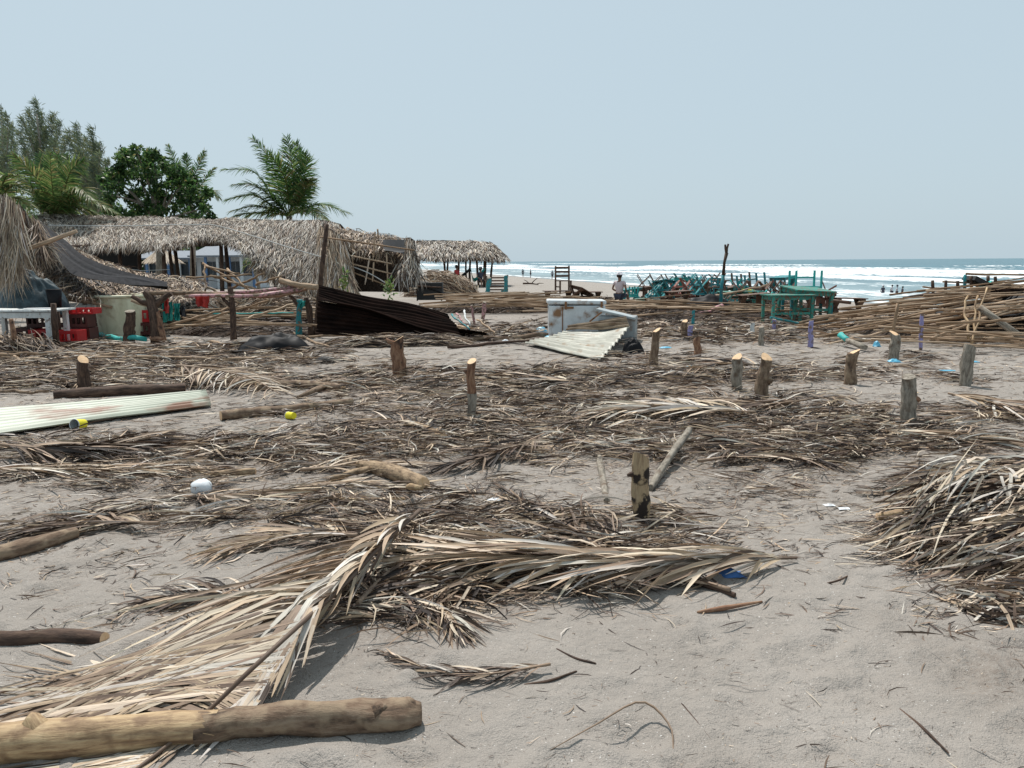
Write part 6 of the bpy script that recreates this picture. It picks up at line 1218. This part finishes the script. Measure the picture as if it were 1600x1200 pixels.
ring_ = [Vector((cx_+r0*1.03*math.cos(2*math.pi*k/n), cy_+r0*1.03*math.sin(2*math.pi*k/n), .89)) for k in range(n+1)]; mb = MB(); mb.tube(ring_, .035, 8, cap=False); part('rim', mb, M['barrel'], root)
Yw = 15.0; xl = A(-40, 480, Yw).x; xr = A(84, 480, Yw).x; zt = A(40, 488, Yw).z
root = thing('white_table', 'chalky white table at the left edge in front of the blue-green tarp', 'table', ((xl+xr)/2, Yw+.35, 0))
for k in range(4): boxpart(root, 'plank', ((xl+xr)/2, Yw+.09+k*.19, zt+.025), (xr-xl, .185, .035), 'whitep', bev=.004)
boxpart(root, 'apron', ((xl+xr)/2, Yw+.05, zt-.06), (xr-xl-.1, .03, .11), 'whitep', bev=.003)
for x in (xl+.1, xr-.18): 
    for y in (Yw+.08, Yw+.68): boxpart(root, 'leg', (x, y, (zt-.01)/2), (.085, .085, zt-.01), 'whitep', bev=.004)
root = thing('board', 'scrap of thin white board lying on the white table', 'board', (xr-.6, Yw+.4, zt+.045)); boxpart(root, 'panel', (xr-.55, Yw+.4, zt+.052), (.45, .3, .012), 'white', rz=.3, bev=0)
c = A(76, 465, 15.7); root = thing('bucket', 'black bucket behind the right end of the white table', 'bucket', (c.x, 15.9, 0)); mb = MB(); z0 = c.z-.2; mb.tube([(c.x, 15.9, z0-.02), (c.x, 15.9, z0+.2), (c.x, 15.9, z0+.36)], [.11, .13, .15], 18); part('pail', mb, M['plastic_black'], root); mb = MB(); mb.tube([(c.x, 15.9, .0), (c.x, 15.9, z0)], .07, 8, rough=.1); part('stand', mb, M['bark_dark'], root)
def crate(label, px, Y, z, w_, d_, h__, mat, rz=0., group='drink crates beside the barrel'):
    p = A(px, 500, Y); root = thing('crate', label, 'crate', (p.x, Y, z), group, rz)
    def bp_(nm, c_, s_): 
        mb = MB(); mb.box(c_, s_); o = link(nm, mb.mesh(nm), M[mat], root)
    for sy in (-1, 1):
        bp_('bottom_band', (0, sy*d_/2, h__*.14), (w_, .02, h__*.28)); bp_('top_band', (0, sy*d_/2, h__*.88), (w_, .025, h__*.24))
        for k in range(5): bp_('upright', ((k-2)*w_/4.3, sy*d_/2, h__*.52), (w_*.085, .018, h__*.49))
    for sx in (-1, 1): bp_('end_panel', (sx*(w_/2-.01), 0, h__/2), (.02, d_-.03, h__))
    bp_('floor', (0, 0, .012), (w_-.04, d_-.03, .02)); return root
crate('red crate lowest in front, its holed side showing left of the barrel', 108, 15.6, .02, .46, .34, .27, 'red'); crate('second red crate lowered behind the white table leg', 68, 15.9, .02, .46, .34, .27, 'red')
crate('brown crate at the back left, behind the white table', 66, 16.4, .30, .46, .34, .27, 'maroon'); crate('brown crate stacked beside the barrel, in front', 128, 16.2, .02, .46, .34, .27, 'maroon'); crate('brown crate on top of another beside the barrel', 126, 16.25, .30, .46, .34, .27, 'maroon'); crate('brown crate in the middle of the upper row', 100, 16.3, .30, .46, .34, .27, 'maroon')
crate('red crate on top of the brown row nearest the barrel', 136, 16.3, .575, .46, .34, .12, 'red'); crate('red crate on top of the brown row in its middle', 101, 16.35, .575, .42, .34, .10, 'red', .1); crate('brown crate under the white table', 40, 16.3, .02, .46, .34, .27, 'maroon'); crate('brown crate behind the barrel at its right side', 230, 17.6, .02, .46, .34, .27, 'maroon'); crate('red crate standing on the brown one right of the barrel', 229, 17.65, .30, .46, .34, .27, 'red')
b_ = A(20, 545, 14.3)
root = thing('stake', 'short tan stake standing at the left edge below the white table', 'stake', tuple(GH(24, 553))); Yq = GH(24, 553).y; mb = MB(); mb.tube([A(25, 556, Yq), A(21, 520, Yq), A(17, 498, Yq)], [.042, .04, .038], 8, rough=.08); part('shaft', mb, M['bark_red'], root)
root = thing('post', 'dark post in front of the right end of the white table', 'post', tuple(GH(86, 538))); Yq = 14.9; mb = MB(); mb.tube([A(88, 540, Yq), A(85, 500, Yq), A(83, 474, Yq)], [.06, .055, .05], 8, rough=.08); part('shaft', mb, M['bark_dark'], root)
root = thing('cut_log', 'short log with a pale end resting below the white table', 'log', tuple(GH(80, 540))); mb = MB(); mb.tube([GH(70, 545, .08), GH(82, 538, .16), GH(90, 532, .22)], [.07, .07, .065], 9, rough=.08); part('trunk', mb, M['bark'], root)
gf('bundle of long dry leaves hanging from the left edge over the short tan stake', [(80, 538), (50, 520), (20, 505), (-40, 480)], 44, .9, .022, (.25, .12), TAN, .5)
heap('dark brush under and before the white table at the left edge', A(10, 545, 14.2).x, 14.3, .9, .7, .42, 800, (.2, .8), (.01, .025), [2, 1, .5, 2, 3, 3, 3], name='brush_heap', cat='brush', seed=61, heading=(-.5, .3))

# little painted sticks near the tin sheet
for a_, b_, mt, lb in [((705, 492), (735, 515), 'teal', 'teal strip sticking out right of the dark tin'), ((712, 490), (738, 525), 'pinkl', 'thin pink stick crossing the teal strip'), ((727, 485), (733, 508), 'whitep', 'thin pale stick beside the pink stake'), ((745, 500), (775, 522), 'pole', 'tan stick leaning between tin and freezer'), ((790, 522), (801, 510), 'pole', 'small forked stick left of the blue bag')]:
    single(a_, b_, 17.0, 16.0, .022, lb, mt if mt != 'pole' else None, 'small sticks right of the dark tin', 'stick', 'stick')
root = thing('weed', 'small green weed growing behind the dark tin sheet', 'weed', tuple(A(538, 445, 19)))
n = 60; P = np.array(A(538, 438, 19))+rng.normal(0, 1, (n, 3))*(.05, .05, .12); npart('leaves', leaf_quads(P, rng.uniform(.04, .08, n), gpick(n, (0, 1, 4, 4, 0, 1))), M['green'], root, 'stuff')
root = thing('weed', 'second green weed between the tin sheet and the collapsed hut', 'weed', tuple(A(607, 452, 19))); P = np.array(A(607, 452, 19))+rng.normal(0, 1, (n, 3))*(.06, .05, .12); npart('leaves', leaf_quads(P, rng.uniform(.04, .08, n), gpick(n, (0, 1, 4, 4, 0, 1))), M['green'], root, 'stuff')

# ---------------------------------------------------------------- people
def skinmesh(nm, V_, E, Rr, mat, root, sub=1):
    me = bpy.data.meshes.new(nm); me.from_pydata([tuple(v) for v in V_], E, []); me.materials.append(M[mat]); o = bpy.data.objects.new(nm, me); COL.objects.link(o); o.parent = root
    s = o.modifiers.new('skin', 'SKIN'); s.use_smooth_shade = True
    for i, r in enumerate(Rr): me.skin_vertices[0].data[i].radius = (r, r*.85) if not hasattr(r, '__len__') else r
    me.skin_vertices[0].data[0].use_root = True
    if sub: o.modifiers.new('sub', 'SUBSURF').levels = sub; o.modifiers[-1].render_levels = sub
    return o
def person(label, loc, rz, shirt, shorts, hat=None, sit=False, hgt=1.65, armup=False, group=None, seed=0):
    root = thing('person', label, 'person', tuple(loc), group, rz); k = hgt/1.7; r_ = random.Random(seed)
    J = dict(pel=(0, 0, .93), ch=(0, 0, 1.25), nk=(0, 0, 1.46), hd=(0, .01, 1.56), ht=(0, .0, 1.68), ls=(-.18, 0, 1.40), le=(-.26, .02, 1.13), lh=(-.24, -.12, .90), rs=(.18, 0, 1.40), re=(.27, .02, 1.13), rh=(.27, -.08, .88), lk=(-.11, -.02+r_.uniform(-.06, .06), .50), lf=(-.12, .03, .07), lt=(-.13, -.13, .03), rk=(.11, r_.uniform(-.1, .02), .50), rf=(.13, .03, .07), rt=(.14, -.13, .03), lhp=(-.10, 0, .88), rhp=(.10, 0, .88))
    if armup: J['lh'] = (-.12, -.2, 1.35); J['le'] = (-.30, -.08, 1.18)
    if sit:
        dz = -.45
        for q in ('pel', 'ch', 'nk', 'hd', 'ht', 'ls', 'rs', 'le', 're', 'lhp', 'rhp'): J[q] = (J[q][0], J[q][1], J[q][2]+dz)
        J['lh'] = (-.14, -.32, .55); J['rh'] = (.14, -.32, .55); J['lk'] = (-.15, -.42, .48); J['rk'] = (.15, -.42, .48); J['lf'] = (-.15, -.40, .07); J['rf'] = (.15, -.40, .07); J['lt'] = (-.16, -.54, .03); J['rt'] = (.16, -.54, .03)
    keys = list(J); V_ = [Vector(J[q])*k for q in keys]; ix = {q: i for i, q in enumerate(keys)}
    E = [('pel', 'ch'), ('ch', 'nk'), ('nk', 'hd'), ('hd', 'ht'), ('ch', 'ls'), ('ls', 'le'), ('le', 'lh'), ('ch', 'rs'), ('rs', 're'), ('re', 'rh'), ('pel', 'lhp'), ('lhp', 'lk'), ('lk', 'lf'), ('lf', 'lt'), ('pel', 'rhp'), ('rhp', 'rk'), ('rk', 'rf'), ('rf', 'rt')]
    Rr = dict(pel=.12, ch=.13, nk=.055, hd=.085, ht=.07, ls=.065, le=.04, lh=.033, rs=.065, re=.04, rh=.033, lk=.06, lf=.04, lt=.035, rk=.06, rf=.04, rt=.035, lhp=.09, rhp=.09)
    skinmesh('body', V_, [(ix[a_], ix[b_]) for a_, b_ in E], [Rr[q]*k for q in keys], 'skin', root)
    def sub_(nm, ks, Es, grow, mat, over={}):
        vs = [(Vector(J[q]) if q not in over else Vector(over[q]))*k for q in ks]; skinmesh(nm, vs, [(ks.index(a_), ks.index(b_)) for a_, b_ in Es], [Rr[q]*k*grow+.012 for q in ks], mat, root)
    mid = lambda a_, b_, t=.55: tuple(Vector(J[a_]).lerp(Vector(J[b_]), t))
    sub_('shirt', ['pel', 'ch', 'ls', 'le', 'rs', 're'], [('pel', 'ch'), ('ch', 'ls'), ('ls', 'le'), ('ch', 'rs'), ('rs', 're')], 1.12, shirt, dict(le=mid('ls', 'le'), re=mid('rs', 're')))
    sub_('shorts', ['pel', 'lhp', 'lk', 'rhp', 'rk'], [('pel', 'lhp'), ('lhp', 'lk'), ('pel', 'rhp'), ('rhp', 'rk')], 1.12, shorts, dict(lk=mid('lhp', 'lk', .8), rk=mid('rhp', 'rk', .8)))
    ht = Vector(J['ht'])*k; hd = Vector(J['hd'])*k
    mb = MB(); mb.tube([hd+Vector((0, .025, -.01)), hd+Vector((0, .02, .07)), ht+Vector((0, .01, .03)), ht+Vector((0, 0, .055))], [.09*k, .105*k, .085*k, .03*k], 12); o = link('hair', mb.mesh('hair'), M['hair'], root)
    mb = MB(); mb.tube([hd+Vector((0, -.085*k, .03)), hd+Vector((0, -.11*k, .0))], [.012, .016], 6); link('nose', mb.mesh('nose'), M['skin'], root)
    if hat:
        mb = MB(); mb.tube([ht+Vector((0, 0, -.035)), ht+Vector((0, 0, -.02)), ht+Vector((0, 0, -.01)), ht+Vector((0, 0, .07)), ht+Vector((0, 0, .085))], [.19*k, .19*k, .115*k, .10*k, .05*k], 16); link('hat', mb.mesh('hat'), M[hat], root)
    return root
zf = ZSEA-.75
sw = 'people wading in the sea'
for i, (px, D, sh_, so_, hat, lb) in enumerate([(1380.5, 92, 'sh_dark', 'sh_dark', 'sh_white', 'leftmost wader in dark clothes and white hat standing in the sea'), (1394.5, 93, 'sh_white', 'sh_dark', None, 'wader in white shirt, second from the left in the sea'), (1402.5, 92, 'sh_white', 'sh_dark', 'sh_dark', 'wader in white shirt and dark hat, third from the left in the sea'), (1411, 91, 'sh_dark', 'sh_dark', None, 'shortest wader in dark clothes, rightmost of the four in the sea')]):
    p = A(px, 440, D); z = A(px, 459.0, D).z
    person(lb, (p.x, D, ZSEA-.62-(.12 if i == 3 else 0)), 3.3+i*.4, sh_, so_, hat, group=sw, seed=i, armup=i == 1)
p = A(968, 450, 27.5); person('person in pale pink shirt, dark shorts and white hat sitting among the stacked tables', (p.x, 27.5, float(H(p.x, 27.5))-.05), 2.6, 'sh_pink', 'sh_dark', 'sh_white', seed=9, sit=True)
p = A(751, 440, 49); person('person in black with a wide hat sitting under the far shelter', (p.x, 49, 0), .5, 'sh_dark', 'sh_dark', 'hair', sit=True, seed=11)
root = thing('stool', 'dark stool under the seated person in the far shelter', 'stool', (p.x, 49, 0)); mb = MB(); mb.box((p.x, 49.02, .36), (.38, .36, .06)); part('seat', mb, M['brownp'], root)
for sx in (-.15, .15):
    for sy in (-.13, .17): mb = MB(); mb.box((p.x+sx, 49+sy, .165), (.05, .05, .33)); part('leg', mb, M['brownp'], root)
p = A(714, 440, 49.2); person('person in red leaning in the hammock under the far shelter', (p.x, 49.3, .15), 1.0, 'sh_red', 'sh_dark', None, sit=True, seed=12)
for i, (px, D, sh_, lb) in enumerate([(817, 150, 'sh_dark', 'tiny far wader left of the others near the shoreline'), (829, 150, 'sh_dark', 'tiny far wader, middle one near the shoreline'), (863, 140, 'sh_grey', 'tiny far person low in the surf above the high-backed chair')]):
    p = A(px, 424, D); person(lb, (p.x, D, max(float(H(p.x, D)), ZSEA-1.0)), i*1.3, sh_, 'sh_dark', seed=20+i, group='tiny distant people near the shoreline')
# loose boards and snapped poles strewn over the litter at the left
rq = random.Random(77)
for i, (a_, b_, r) in enumerate([((10, 602), (110, 590), .03), ((200, 597), (262, 583), .025), ((300, 590), (395, 582), .03), ((345, 575), (430, 584), .022), ((150, 545), (230, 550), .035), ((60, 575), (20, 560), .03), ((260, 552), (330, 560), .025), ((330, 535), (385, 545), .03), ((430, 560), (395, 572), .02), ((0, 613), (70, 618), .022)]):
    gpole(a_, b_, r, ['short snapped pole left of the dark square-cut stump', 'short pole behind the curled brown frond, left part', 'short pole just behind the arched brown frond', 'thin stick right above the arched brown frond', 'short pole under the turquoise one', 'slanting stub of pole at the left edge', 'thin stick below the forked post', 'short stick in front of the rack middle post', 'small stick in front of the black plastic sheet', 'thin stick above the left end of the pale sheet'][i], rq.choice(['pole', 'bark', 'bark_dark', 'pole']), dz=.02)

# stems and thatch caught in front of the dark tin
heap('brown brush and dry leaves heaped against the foot of the dark tin sheets', A(620, 520, 15.0).x, 15.05, 1.5, .35, .22, 800, (.2, .8), (.008, .022), [3, 1, .5, 3, 3, 3, 2], name='brush_heap', cat='brush', seed=71, heading=(.0, .15))
for a_, b_, lb in (((205, 470), (300, 500), 'long thin pole slanting from the forked post into the pole litter'), ((300, 505), (420, 470), 'pale pole slanting up behind the rack toward the right'), ((260, 508), (360, 482), 'thin pale pole leaning behind the middle rack post'), ((380, 500), (455, 475), 'pale pole behind the right half of the rack')):
    single(a_, b_, 16.8, 17.6, .03, lb, None, 'slanting poles behind the rack')

for i, (a_, b_) in enumerate(sorted(DEBRIS_POLES, key=lambda q: q[0][0]+q[1][0])):
    single(a_, b_, 22.8, 22.3, .035, ORD[i]+' from the left of the bare poles sticking out of the brown thatch mound', None, 'poles sticking out of the thatch mound')
